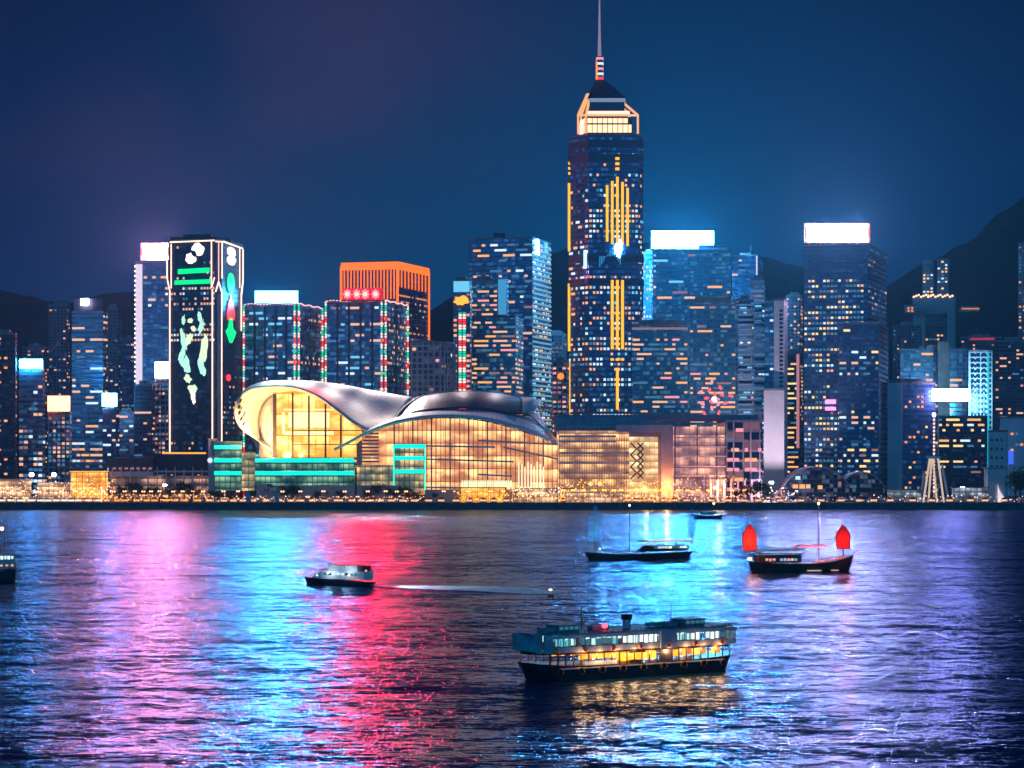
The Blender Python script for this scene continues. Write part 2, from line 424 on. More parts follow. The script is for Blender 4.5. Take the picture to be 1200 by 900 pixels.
def roof_sign(root, x0, y0, x1, y1, D, m, rim=None, panel=None, rimw=.5):
    loc = root.location; a = P(x0, y0, D); b = P(x1, y1, D); cx = (a.x + b.x) / 2 - loc.x; cz = (a.z + b.z) / 2 - loc.z; w = b.x - a.x; h = a.z - b.z
    mb = MB(); mb.box((cx, D - loc.y, cz), (w, 1.0, h)); s_ = mb.build('sign_panel', panel or m, root)
    if panel:                            # added glow strips along both edges stand in for the panel's strong light
        for z in (cz + h / 2 - .9, cz - h / 2 + .9):
            mb = MB(); mb.box((cx, D - loc.y - .9, z), (w * .96, .5, 1.3)); mb.build('sign_glow_strip', m, s_)
    mb = MB(); zt = cz + h / 2; zb = cz - h / 2
    for z in (zt + .25, zb - .25): mb.box((cx, D - loc.y, z), (w + 1.2, 1.5, rimw))
    for x in (cx - w / 2 - .3, cx + w / 2 + .3): mb.box((x, D - loc.y, cz), (rimw, 1.5, h))
    n = max(3, int(w / 6))
    for i in range(n):
        x = cx - w / 2 + w * (i + 0.5) / n; mb.bar((x, D - loc.y + 0.8, zb - 3), (x, D - loc.y + 0.8, zt), 0.4); mb.bar((x, D - loc.y + 5, zb - 2), (x, D - loc.y + 1, zt - 1), 0.3)
    mb.build('sign_frame', rim or FRAME, s_)
    return s_
def strip(root, f, u, z0, z1, m, w=0.7, name='light_strip', off=0.25):
    loc = root.location; a = f.at(u, z0, off) - loc; b = f.at(u, z1, off) - loc
    mb = MB(); mb.bar(a, b, w, 0, 0.4); return mb.build(name, m, root)

def tower(name, label, a, b, c, ytop, D, m, rec=6.0, depth=30.0, z0=4.0, cat='tower', group=None, roofplant=True, seed=0, h=4.0, parapet=1.2, frac=0.5):
    poly = footprint(a, b, c, D, rec, depth); ctr = sum(poly, Vector((0, 0))) / 4
    root = empty(name, (ctr.x, ctr.y, z0), 0, label, cat, group)
    z1 = Zp(ytop, D); fs = block(root, poly, z0, z1, m, parapet=parapet)
    if roofplant: plant(root, poly, z1, frac, h, seed)
    return root, poly, fs[:2] + fs[3:], z1
def wing(root, a, b, c, ytop, D, m, rec=6.0, depth=24.0, z0=4.0, ybot=None, name='wing'):
    poly = footprint(a, b, c, D, rec, depth); z0 = z0 if ybot is None else Zp(ybot, D)
    fs = block(root, poly, z0, Zp(ytop, D), m, name=name, roofname='parapet'); return poly, fs[:2] + fs[3:], Zp(ytop, D)

GB = (0.03, 0.12, 0.22)
f_blue = facade('curtain_wall_blue', (0.03, 0.22, 0.46), (0.07, 0.13, 0.20), 3.8, 3.0, 0.32, 0.10, (0.1, 0.35, 0.8), 0.45, 0.20)
f_deep = facade('curtain_wall_navy', (0.02, 0.12, 0.30), (0.05, 0.08, 0.14), 3.8, 2.8, 0.4, 0.15, (0.1, 0.25, 0.6), 0.4, 0.14)
f_band = facade('banded_glass_and_panel', (0.03, 0.17, 0.34), (0.13, 0.18, 0.25), 3.8, 3.2, 0.5, 0.05, (0.15, 0.4, 0.7), 0.4, 0.16)
f_teal = facade('curtain_wall_teal', (0.06, 0.28, 0.44), (0.10, 0.20, 0.27), 3.6, 2.6, 0.28, 0.10, (0.2, 0.5, 0.6), 0.4, 0.2)
f_dark = facade('dark_tower_wall', (0.015, 0.03, 0.08), (0.035, 0.035, 0.06), 3.2, 3.0, 0.45, 0.35, (0.1, 0.2, 0.5), 0.3, 0.12)
f_resi = facade('residential_block_wall', (0.02, 0.04, 0.09), (0.10, 0.10, 0.14), 3.0, 3.4, 0.45, 0.45, (0.3, 0.3, 0.5), 0.3, 0.15)
f_conc = facade('concrete_grid_wall', (0.02, 0.03, 0.08), (0.30, 0.27, 0.32), 4.2, 4.0, 0.34, 0.28, (0.3, 0.25, 0.4), 0.3, 0.2)
f_pale = facade('pale_panel_wall', (0.30, 0.29, 0.34), (0.36, 0.34, 0.40), 3.8, 6.0, 0.04, 0.03, metal=0.0, rough=0.6)
f_slat = facade('slatted_sun_shade_wall', (0.02, 0.06, 0.14), (0.34, 0.40, 0.50), 3.8, 40.0, 0.42, 0.0, (0.3, 0.5, 0.8), 0.7, 0.25)

SG_PINK = glow('sign_light_pink', (1.0, 0.17, 0.26), 7200, True)
SG_CYAN = glow('sign_light_cyan', (0.03, 0.46, 1.0), 560, True)
SG_CYA2 = glow('sign_light_blue_white', (0.09, 0.55, 1.0), 700, True)
SG_ROSE = glow('sign_light_rose_white', (0.82, 0.60, 0.95), 2100, True)
SG_RED = glow('sign_light_red', (1.0, 0.03, 0.05), 12, True)
SG_ORNG = glow('sign_light_orange', (1.0, 0.16, 0.06), 14, True)
SG_SML = glow('small_sign_cyan_white', (0.08, 0.5, 1.0), 90, True)
SG_TEAL = glow('sign_light_teal', (0.02, 0.45, 0.95), 130, True)
SG_WHT = glow('sign_light_white', (0.75, 0.7, 1.0), 60, True)
SG_MAG = glow('sign_light_magenta', (0.6, 0.45, 1.0), 60, True)
NEON = glow('neon_outline_cream', (1.0, 0.62, 0.45), 2.6)
NEONP = glow('neon_outline_pink', (1.0, 0.45, 0.45), 2.0)
GOLD = glow('neon_bar_gold', (1.0, 0.46, 0.01), 1.6)
GREEN = glow('neon_shape_green', (0.0, 0.85, 0.22), 1.6)
REDL = glow('neon_shape_red', (1.0, 0.04, 0.05), 1.8)
TEAL = glow('led_bar_teal', (0.0, 0.75, 0.52), 1.9)
BLUEW = glow('neon_shape_blue_white', (0.35, 0.8, 1.0), 2.2)

def striped_glow():
    m = bpy.data.materials.new('string_of_coloured_lamps'); m.use_nodes = True; t = NT(m.node_tree); b = t.n['Principled BSDF']
    z = t.sep(t.node('ShaderNodeTexCoord').outputs['Object'])[2]
    q = t.m('FRACT', t.m('DIVIDE', z, 16.0)); r = t.node('ShaderNodeValToRGB'); r.color_ramp.interpolation = 'CONSTANT'
    e = r.color_ramp.elements; e[0].position = 0; e[0].color = (1, 0.03, 0.02, 1); e[1].position = 0.28; e[1].color = (1, 0.75, 0.6, 1)
    for p_, c_ in ((0.5, (0.0, 0.6, 0.35, 1)), (0.78, (1, 0.75, 0.6, 1))): n_ = e.new(p_); n_.color = c_
    t.l.new(q, r.inputs[0]); t.l.new(r.outputs[0], b.inputs['Emission Color']); b.inputs['Base Color'].default_value = (0.02, 0.02, 0.02, 1)
    g = t.m('GREATER_THAN', t.m('FRACT', t.m('DIVIDE', z, 2.0)), 0.25)
    t.l.new(t.m('MULTIPLY', t.m('ADD', t.m('MULTIPLY', g, 0.8), 0.2), 1.5), b.inputs['Emission Strength']); m.cycles.emission_sampling = 'NONE'
    return m
STRIPE = striped_glow()

# ---- far left group
r, pl, fs, z = tower('apartment_tower', 'dark apartment tower cut by the left edge of the picture, a few orange windows lit', -12, 18, 20, 392, 1760, f_dark, 3, seed=1)
windows(r, fs, 3.6, 4.2, 0.20, [(ORNG, 3), (WARM, 2), (PEACH, 1)], 0.5, 0.45, 1, 100, seed=1)
r, pl, fs, z = tower('apartment_tower', 'dim apartment tower rising behind the teal roof sign at far left', 26, 53, 57, 408, 2050, f_resi, 3, seed=2)
windows(r, fs, 3.2, 4.0, 0.2, [(PEACH, 2), (WARM, 2), (WHITE, 1)], 0.5, 0.45, 1, 40, seed=2)
r, pl, fs, z = tower('office_tower', 'narrow office tower with a glowing teal sign across its roof edge', 22, 50, 53, 436, 1790, f_band, 2, seed=3, h=2)
roof_sign(r, 23, 421, 50, 432, 1788, SG_TEAL)
windows(r, fs, 4.2, 3.6, 0.30, [(PEACH, 2), (WHITE, 2), (DIMB, 3)], 0.8, 0.5, 1, 100, seed=3, lo=1.6, hi=0.3)
r, pl, fs, z = tower('apartment_tower', 'slim grey apartment tower standing behind and between two office towers at left', 57, 78, 82, 358, 2150, f_resi, 3, seed=4, h=5)
windows(r, fs, 3.2, 3.6, 0.16, [(PEACH, 3), (ORNG, 1), (DIMB, 2)], 0.5, 0.45, 1, 60, seed=4)
r, pl, fs, z = tower('office_block', 'short gridded office block below a bright orange and red sign box', 56, 82, 84, 484, 1730, f_conc, 2, seed=5, h=2)
roof_sign(r, 56, 464, 82, 482, 1729, SG_ORNG)
windows(r, fs, 3.1, 3.0, 0.7, [(PEACH, 3), (DIMP, 4), (DIMB, 3)], 0.62, 0.6, 1, 100, seed=5)
r, pl, fs, z = tower('office_tower', 'tall blue banded office tower with dark crown box and lit white panel', 84, 121, 126, 366, 1880, f_band, 4, seed=6, roofplant=False)
loc = r.location; mb = MB(); a = P(86, 350, 1885); b = P(120, 365, 1885); mb.box(((a.x + b.x) / 2 - loc.x, 1895 - loc.y, (a.z + b.z) / 2 - loc.z), (b.x - a.x, 18, a.z - b.z)); mb.build('crown', f_dark, r)
roof_sign(r, 95, 350, 104, 358, 1882, SG_WHT)
windows(r, fs, 4.6, 3.4, 0.36, [(WHITE, 2), (PEACH, 3), (WARM, 2)], 0.75, 0.36, 3, 100, seed=6, lo=1.5, hi=0.4)
windows(r, fs, 4.6, 3.4, 0.5, [(PINK, 2), (PEACH, 3), (DIMP, 3), (CYAN, 1)], 0.75, 0.4, 4, 0, zhi=0.3, seed=16)
r, pl, fs, z = tower('apartment_tower', 'grey apartment tower just right of the crowned banded office tower', 122, 139, 143, 362, 2060, f_resi, 3, seed=7)
windows(r, fs, 3.2, 3.4, 0.12, [(PEACH, 3), (DIMB, 2)], 0.5, 0.45, 1, 50, seed=7)
r, pl, fs, z = tower('office_block', 'low office block beneath a small square cyan white sign', 120, 136, 140, 480, 1760, f_deep, 2, seed=8, h=2)
roof_sign(r, 120, 461, 137, 476, 1759, SG_SML)
windows(r, fs, 3.6, 3.4, 0.25, [(WHITE, 2), (PEACH, 2)], 0.7, 0.45, 2, 50, seed=8)
r, pl, fs, z = tower('office_tower', 'plain dark blue tower half hidden behind the pink signed tower', 137, 158, 160, 398, 2100, f_deep, 2, seed=9)
windows(r, fs, 3.6, 3.6, 0.14, [(PEACH, 2), (DIMB, 4), (WHITE, 1)], 0.7, 0.45, 1, 60, seed=9)
r, pl, fs, z = tower('office_block', 'low plain block with a pale grid base left of the pink signed tower', 138, 157, 160, 484, 1800, f_band, 2, seed=10)
windows(r, fs, 3.6, 3.6, 0.22, [(PEACH, 2), (WHITE, 2)], 0.7, 0.45, 2, 50, seed=10)

# ---- tower with the pink sign
r, pl, fs, z = tower('office_tower', 'office tower under a glowing pink sign, white lamp stripe down its left edge', 158, 198, 202, 307, 1850, f_blue, 4, seed=11, roofplant=False)
roof_sign(r, 166, 286, 199, 304, 1860, SG_PINK, glow('pink_sign_rim', (1, .06, .22), 1.6), glow('pink_sign_panel', (1, .78, .66), 1.2), 1.2)
f = fs[0]; strip(r, f, 3.5, Zp(452, 1850), Zp(309, 1850), glow('dotted_lamp_stripe', (0.9, 0.75, 0.9), 1.0), 5.2)
mb = MB()
for i in range(26): p = f.at(0.4, Zp(452, 1850) + i * 3.75, 0.5) - r.location; mb.box(p, (1.1, 0.8, 1.3))
mb.build('edge_lamps', glow('edge_lamp', (1, .8, .7), 3.0), r)
windows(r, fs, 4.4, 3.4, 0.13, [(WHITE, 2), (WARM, 2), (PEACH, 2), (DIMB, 5)], 0.75, 0.4, 2, 100, seed=11, holes=lambda f, u, q: u < 0.27)
r, pl, fs, z = tower('office_block', 'dark low block with lit floors at the foot of the pink signed tower', 157, 178, 181, 452, 1770, f_dark, 2, seed=12)
windows(r, fs, 4.0, 3.2, 0.30, [(WARM, 3), (PEACH, 2)], 0.75, 0.35, 4, 80, seed=12, zhi=0.8)
r, pl, fs, z = tower('office_block', 'slim pale gridded block carrying a white sign beside the neon outlined tower', 181, 198, 200, 446, 1775, f_conc, 2, seed=13, h=1.5)
roof_sign(r, 182, 424, 198, 443, 1774, SG_WHT)
windows(r, fs, 3.4, 2.6, 0.5, [(PEACH, 2), (DIMP, 3), (DIMB, 3)], 0.6, 0.5, 1, 80, seed=13)

# ---- neon outlined tower with light decorations
D = 1690.0
A1 = (Xp(197, D + 12), D + 12); A2 = (Xp(199.5, D + 8), D + 8); B1 = (Xp(252, D), D); B2 = (Xp(260, D + 3), D + 3); C1 = (Xp(283, D + 40), D + 40); C2 = (Xp(285, D + 45), D + 45)
poly = [Vector(p) for p in (A2, B1, B2, C1, C2, (Xp(232, D + 60), D + 60), A1)]
ctr = sum(poly, Vector((0, 0))) / len(poly)
nt = empty('neon_outlined_tower', (ctr.x, ctr.y, 4), 0, 'tall tower outlined in cream neon with green, red and white light decorations on its faces', 'tower')
z1 = Zp(282, D); fsn = block(nt, poly, 4, z1, facade('dark_mirror_glass_grid', (0.012, 0.035, 0.09), (0.02, 0.03, 0.07), 3.7, 3.0, 0.35, 0.25, (0.1, 0.2, 0.5), 0.5, 0.12, rough=.5, metal=.1))
mb = MB()
for (xx, yy, w_, h_) in ((214, 279, 16, 4), (232, 277, 20, 6), (247, 279, 10, 4), (262, 280, 12, 3)):
    p = P(xx, yy, D + 22) - nt.location; mb.box((p.x, p.y, z1 - 4 + h_ / 2), (w_, 12, h_))
mb.build('plant_room', mat('roof_plant_brown', (0.13, 0.09, 0.10), 0.8), nt)
fN, fC, fR = fsn[0], fsn[1], fsn[2]
def face_line(root, f, pts, m, w=0.8, name='neon_tube', off=0.9):
    """tube following (u fraction, pixel row) points on a face"""
    mb = MB(); loc = root.location
    ps = [f.at(u * f.w, Zp(y, f.a.y), off) - loc for u, y in pts]
    for p, q in zip(ps, ps[1:]): mb.bar(p, q, w)
    return mb.build(name, m, root)
kk = 534
face_line(nt, fN, [(0.0, 284), (1.0, 283)], NEON); face_line(nt, fC, [(0, 283), (1, 283)], NEON); face_line(nt, fR, [(0, 283), (1, 286)], NEON)
face_line(nt, fN, [(-0.06, 284), (-0.06, 326), (0.0, 341), (0.0, kk)], NEON); face_line(nt, fN, [(0.03, 286), (0.03, 338)], NEON, 0.6)
face_line(nt, fN, [(0.93, 284), (0.93, 338), (1.0, 326)], NEON, 0.7); face_line(nt, fN, [(0.95, 340), (0.95, kk)], NEON)
face_line(nt, fC, [(0.45, 284), (0.45, 330)], NEONP, 0.6); face_line(nt, fC, [(0.45, 330), (0.9, 342), (0.9, kk)], NEON, 0.7); face_line(nt, fC, [(0.0, 342), (0.45, 330)], NEON, 0.7)
face_line(nt, fC, [(0.95, 284), (0.95, 326)], NEON, 0.7)
face_line(nt, fR, [(0.85, 285), (0.85, 334)], NEON, 0.6); face_line(nt, fR, [(1.02, 287), (1.02, 325), (0.93, 342), (0.93, 385)], NEON)
mb = MB(); p0 = fC.at(fC.w * .5, 4, 0.35) - nt.location; mb.bar(p0, p0 + Vector((0, 0, Zp(345, D) - 4)), 3.4, 0, 0.5); mb.build('corner_pier', mat('lilac_cladding', (0.34, 0.24, 0.34), 0.6), nt)
def light_shape(root, f, u, y, w, h, m, kind='ellipse', rot=0.0, name='light_decoration', off=0.8, n=18, blob=0.0, seed=1):
    """thin lamp panel of free outline mounted on a facade; w and h in metres"""
    rnd = random.Random(seed); c = f.at(u * f.w, Zp(y, f.a.y), off) - root.location; pts = []
    if isinstance(kind, list): base = kind
    else: base = [(math.cos(2 * math.pi * k / n), math.sin(2 * math.pi * k / n)) for k in range(n)]
    if kind == 'bar': base = [(-1, -1), (1, -1), (1, 1), (-1, 1)]
    for x, z_ in base:
        q = 1 + blob * rnd.uniform(-1, 1); x *= w / 2 * q; z_ *= h / 2 * q
        x, z_ = x * math.cos(rot) - z_ * math.sin(rot), x * math.sin(rot) + z_ * math.cos(rot); pts.append((x, z_))
    fr = [c + f.d * x + Vector((0, 0, z_)) for x, z_ in pts]; bk = [p - f.n * 0.5 for p in fr]; k = len(fr)
    mb = MB(); mb.idx(fr + bk, [tuple(range(k))] + [(i, i + k, (i + 1) % k + k, (i + 1) % k) for i in range(k)])
    return mb.build(name, m, root)
SHW = glow('decoration_lamp_cream', (1.0, 0.80, 0.62), 2.6); SHM = glow('decoration_lamp_mint', (0.45, 0.95, 0.72), 1.3); SHC = glow('decoration_lamp_pale', (0.75, 0.95, 0.62), 1.3)
light_shape(nt, fN, 0.62, 293, 9, 9, SHW, blob=.12, seed=2); light_shape(nt, fN, 0.47, 303, 8, 8, SHW, blob=.12, seed=3)
light_shape(nt, fN, 0.545, 298, 5.5, 3.4, f_dark, rot=R(125), off=1.6)
light_shape(nt, fN, 0.53, 318, 24, 3.4, GREEN, 'bar', R(2)); light_shape(nt, fN, 0.50, 331, 27, 3.0, GREEN, 'bar', R(1))
light_shape(nt, fR, 0.45, 293, 16, 7, SHW, blob=.1, seed=4); light_shape(nt, fR, 0.45, 303, 16, 7, SHW, blob=.1, seed=5)
light_shape(nt, fR, 0.42, 330, 14, 15, GREEN); light_shape(nt, fR, 0.42, 362, 15, 14, REDL, [(-.5, 1), (.5, 1), (1, -.3), (.9, -1), (-.9, -1), (-1, -.3)])
light_shape(nt, fR, 0.42, 349, 4, 7, SHW, [(0, 1), (1, -1), (-1, -1)])
light_shape(nt, fR, 0.42, 386, 20, 18, GREEN, [(-.25, 1), (.25, 1), (.4, .2), (1, -.1), (.7, -.5), (.2, -1), (-.2, -1), (-.6, -.5), (-1, -.1), (-.5, .2)])
light_shape(nt, fR, 0.30, 442, 8, 5, REDL)
# pale trailing shapes low on the front face
sh = [(.30, 400, 5, 20, R(8), SHM), (.26, 418, 5, 16, R(-10), SHM), (.42, 398, 5, 14, R(-25), SHC), (.36, 428, 7, 16, R(10), SHM), (.40, 444, 6, 8, R(40), SHC),
      (.70, 384, 4, 12, R(-15), SHM), (.66, 372, 4, 10, R(5), SHM), (.74, 412, 7, 22, R(-8), SHC), (.70, 430, 6, 16, R(15), SHM), (.80, 398, 3, 9, R(10), SHC),
      (.50, 456, 8, 7, 0, SHC), (.52, 466, 4, 12, R(5), SHW), (.30, 375, 3, 8, R(-5), SHM), (.52, 386, 4, 6, R(40), SHC), (.45, 376, 5, 4, 0, SHC)]
for i, (u, y, w_, h_, ro, m_) in enumerate(sh): light_shape(nt, fN, u, y, w_ * .8, h_ * .8, m_, rot=ro, blob=.3, seed=10 + i, n=16)
windows(nt, [fN], 3.7, 2.2, 0.5, [(PEACH, 3), (WHITE, 1)], 0.55, 0.42, 1, 90, zlo=.62, zhi=.84, seed=21, holes=lambda f, u, q: (.3 < u < .72 and q > .86))
windows(nt, [fN], 3.7, 2.2, 0.28, [(PEACH, 3), (WARM, 2)], 0.55, 0.42, 1, 60, zhi=.22, seed=22)
windows(nt, [fN], 3.7, 2.2, 0.22, [(PEACH, 3), (PINK, 1)], 0.55, 0.42, 1, 60, zlo=.86, seed=24, holes=lambda f, u, q: .3 < u < .75)
windows(nt, [fR], 3.7, 3.4, 0.16, [(PEACH, 3), (DIMB, 4), (WARM, 1)], 0.55, 0.42, 1, 60, zhi=.5, seed=23)

# ---- twin blue towers with strings of coloured lamps on their corners
def string_tower(label, a, b, c, ytop, D, seed, signargs=None):
    r, pl, fs, z = tower('lamp_string_tower', label, a, b, c, ytop, D, f_blue, 10, seed=seed, roofplant=(signargs is None), frac=.3)
    f0, f1 = fs[0], fs[1]
    for f, u in ((f0, 0.0), (f0, f0.w - 1.6), (f1, 2.2), (f1, f1.w)): strip(r, f, u, 4, z + 1, STRIPE, 1.3, 'lamp_string', .7)
    dk = mat('dark_pier_cladding', (0.012, 0.02, 0.05), 0.5)
    for f, n in ((f0, 4), (f1, 2)):
        for i in range(1, n + 1):
            if i == n and f is f1: continue
            strip(r, f, f.w * i / (n + 0.0) if f is f1 else f.w * i / (n + 1) + 0, 4, z, dk, 1.6, 'pier', .3)
    mb = MB()
    for f in (f0, f1):
        k = int(f.w / 2.4)
        for i in range(k): mb.box(f.at(f.w * (i + .5) / k, z + 1.3 + .5 * math.sin(i * .8), .7) - r.location, (1.3, .6, .6))
    mb.build('roof_edge_lamps', NEONP, r)
    windows(r, [f0], 4.0, 3.5, 0.20, [(PEACH, 3), (WHITE, 2), (CYAN, 2), (DIMB, 3)], 0.8, 0.42, 3, 100, seed=seed, lo=.7, hi=1.3)
    windows(r, [f1], 4.0, 4.0, 0.24, [(PEACH, 2), (WARM, 2), (DIMB, 2)], 0.5, 0.42, 1, 60, seed=seed + 1)
    return r, pl, fs, z
r, pl, fs, z = string_tower('blue tower with coloured lamp strings beneath the long cyan white roof sign', 286, 348, 377, 358, 1720, 31, True)
sg = roof_sign(r, 299, 341, 349, 355, 1742, glow('cyan_white_sign_panel', (.6, .9, 1.0), 3.0), glow('cyan_sign_rim', (0, .45, 1), 2.0))
ld = bpy.data.lights.new('sign_lamp', 'AREA'); ld.shape = 'RECTANGLE'; ld.size = 30; ld.size_y = 8.5; ld.energy = 135000; ld.color = (.06, .54, 1.0); ld.spread = R(75)
lo_ = bpy.data.objects.new('sign_lamp', ld); COL.objects.link(lo_); lo_.location = P(324, 348, 1741.2); lo_.rotation_euler = (R(-86), 0, 0); lo_['kind'] = 'helper'
r, pl, fs, z = string_tower('blue tower with coloured lamp strings directly in front of the orange lit tower', 382, 450, 477, 354, 1725, 33)

# ---- orange tower behind
AMB = glow('orange_fin_glow', (1.0, 0.15, 0.010), 1.7)  # orange light on fins and top band is put in as glow
r, pl, fs, z = tower('orange_lit_tower', 'tower with glowing orange vertical fins and top band behind the lamp string tower', 400, 466, 502, 308, 1860, f_deep, 14, seed=35)
for f, n in ((fs[0], 17), (fs[1], 9)):
    for i in range(n + 1):
        u = f.w * i / n; strip(r, f, u, Zp(350 if (0 < i < n) else 404, 1860) if f is fs[0] else Zp(336 if i < n else 400, 1860), z - 2, AMB, 1.1 if 0 < i < n else 1.9, 'fin', .4)
    mb = MB(); mb.bar(f.at(0, z - 2, .5) - r.location, f.at(f.w, z - 2, .5) - r.location, 1.0, 0, 6); mb.build('top_band', AMB, r)
windows(r, fs, 4.8, 3.6, 0.40, [(ORNG, 3), (PEACH, 3), (PINK, 1)], 0.5, 0.3, 1, 100, seed=35, zhi=.88)
for i, x in enumerate((407, 417, 426, 439)):   # four round red lamps of the roof sign
    c = P(x, 344.5, 1722) - r.location
r2 = empty('roof_sign', P(425, 353, 1722), 0, 'row of four glowing red lamp medallions on the roof before the orange fins', 'sign')
mb = MB(); mb.box((0, 1.2, 0.6), (31, .6, 1.2)); [mb.bar((x, 1.6, -1), (x, 1.6, 9), .35) for x in (-14, -7, 0, 7, 14)]; mb.build('sign_frame', FRAME, r2)
mb = MB(); mb.box((0, .9, 5.2), (29, .3, 8.4)); mb.build('back_panel', glow('red_back_panel', (1, .01, .02), 0.9), r2)
for x in (407, 418, 428, 440):
    cx = Xp(x, 1722) - r2.location.x; mb = MB(); k = 8
    ring = [(cx + 3.3 * (1 if i % 2 == 0 else .72) * math.cos(math.pi * i / k), 5.2 + 3.9 * (1 if i % 2 == 0 else .72) * math.sin(math.pi * i / k)) for i in range(2 * k)]
    mb.idx([(a_, 0.2, b_) for a_, b_ in ring] + [(a_, .7, b_) for a_, b_ in ring], [tuple(range(2 * k))] + [(i, i + 2 * k, (i + 1) % (2 * k) + 2 * k, (i + 1) % (2 * k)) for i in range(2 * k)])
    med = mb.build('medallion', SG_RED, r2)
    ld = bpy.data.lights.new('medallion_lamp', 'AREA'); ld.shape = 'DISK'; ld.size = 5.4; ld.energy = 22000; ld.color = (1.0, .003, .022); ld.spread = R(50)
    lo_ = bpy.data.objects.new('medallion_lamp', ld); COL.objects.link(lo_); lo_.parent = r2; lo_.location = (cx, -.1, 5.2); lo_.rotation_euler = (R(-85), 0, 0); lo_['kind'] = 'helper'
    mb = MB(); mb.ball((cx, -.2, 5.2), 1.3, n=8, m=5); mb.build('centre_lamp', glow('amber_centre_lamp', (1.0, 0.55, 0.05), 4.0), med)

# ---- white concrete grid block, rounded right end
pts = [(482, 1712), (516, 1708), (524, 1712), (530, 1720), (533, 1732), (533, 1752), (482, 1756)]
poly = [Vector((Xp(a, d), d)) for a, d in pts]; ctr = sum(poly, Vector((0, 0))) / len(poly)
r = empty('concrete_office_block', (ctr.x, ctr.y, 4), 0, 'pale concrete office block with deep square window grid and rounded corner behind the glass hall', 'building')
fs = block(r, poly, 4, Zp(402, 1710), f_conc)
windows(r, fs[:4], 4.2, 4.0, 0.10, [(PEACH, 2), (WHITE, 1), (DIMP, 3), (PINK, 1)], 0.62, 0.5, 1, 60, seed=41)
g = []
for f in fs[:5]:
    n = max(1, round(f.w / 4.0))
    for i in range(n): g.append((f, f.w * i / n))
for f, u in g: strip(r, f, u, 4, Zp(402, 1710), mat('pale_concrete', (0.36, 0.33, 0.38), 0.8, vary=.2), .9, 'pier', .4)
plant(r, [poly[0], poly[1], poly[5], poly[6]], Zp(402, 1710), .4, 3, 41)

# ---- narrow striped tower + big stepped blue tower
r, pl, fs, z = tower('office_tower', 'narrow tower with orange lit top and a coloured lamp string down its middle', 531, 551, 553, 330, 1765, f_band, 2, seed=43)
strip(r, fs[0], fs[0].w * .42, 40, Zp(366, 1765), STRIPE, 2.2, 'lamp_string', .6); strip(r, fs[0], fs[0].w * .66, 40, Zp(366, 1765), STRIPE, 2.2, 'lamp_string', .6)
light_shape(r, fs[0], .5, 352, 11, 7, glow('orange_emblem', (1, .28, .02), 2.5), blob=.25, seed=3, name='lit_emblem'); light_shape(r, fs[0], .5, 336, 12, 8, CYAN, 'bar', name='lit_panel')
windows(r, fs, 3.8, 3.0, 0.7, [(PEACH, 3), (ORNG, 2), (PINK, 2)], 0.7, 0.5, 1, 100, seed=43, holes=lambda f, u, q: .3 < u < .8)
bt, pl, fs, z = tower('office_tower', 'broad blue glass tower with dark lift box and bright white corner panel at top', 549, 624, 645, 279, 1900, f_blue, 14, seed=45, roofplant=False)
p = P(585, 276, 1925) - bt.location; mb = MB(); mb.box((p.x, p.y, z - 4 + 3), (10, 10, 6)); mb.build('lift_box', f_dark, bt)
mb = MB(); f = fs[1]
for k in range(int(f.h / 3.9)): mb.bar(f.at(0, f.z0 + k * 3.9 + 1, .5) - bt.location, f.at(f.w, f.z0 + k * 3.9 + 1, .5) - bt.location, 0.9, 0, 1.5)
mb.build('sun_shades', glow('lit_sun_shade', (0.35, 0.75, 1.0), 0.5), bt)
light_shape(bt, fs[1], .25, 289, 9, 13, glow('corner_panel_blue_white', (.10, .50, 1.0), 330, True), 'bar', name='lit_panel'); light_shape(bt, fs[1], .72, 286, 10, 9, CYAN, 'bar', name='lit_panel')
windows(bt, [fs[0]], 4.2, 3.5, 0.22, [(PEACH, 3), (WHITE, 2), (WARM, 2), (DIMB, 4)], 0.75, 0.42, 3, 100, seed=45, zlo=.5)
windows(bt, [fs[1]], 3.9, 3.5, 0.34, [(WHITE, 3), (WARM, 2), (CYAN, 2)], 0.8, 0.42, 3, 60, seed=46)
r, pl, fs, z = tower('stepped_tower', 'warm lit stepped glass tower with pale blue corner panel before the broad blue tower', 546, 604, 613, 372, 1800, f_teal, 5, seed=47, roofplant=False)
pl2, f2, z2 = wing(r, 550, 583, 585, 329, 1812, f_teal, 4, 18, name='upper_block')
pl3, f3, z3 = wing(r, 583.5, 594, 596, 329, 1806, f_blue, 1, 18, name='corner_block')
light_shape(r, f3[0], .5, 348, 6.4, 27, glow('pale_blue_panel', (.08, .45, .85), .75), 'bar', name='glass_panel')
plant(r, pl2, z2, .5, 4, 47)
windows(r, [fs[0], fs[1]], 3.5, 2.9, 0.55, [(WARM, 3), (PEACH, 5), (PINK, 1)], 0.75, 0.42, 4, 100, seed=47, floor_var=.6, lo=1.1, hi=.8)
windows(r, [f2[0]], 3.5, 2.9, 0.6, [(WARM, 2), (PEACH, 4), (PINK, 1)], 0.75, 0.42, 3, 60, seed=48, floor_var=.5, zlo=.74)

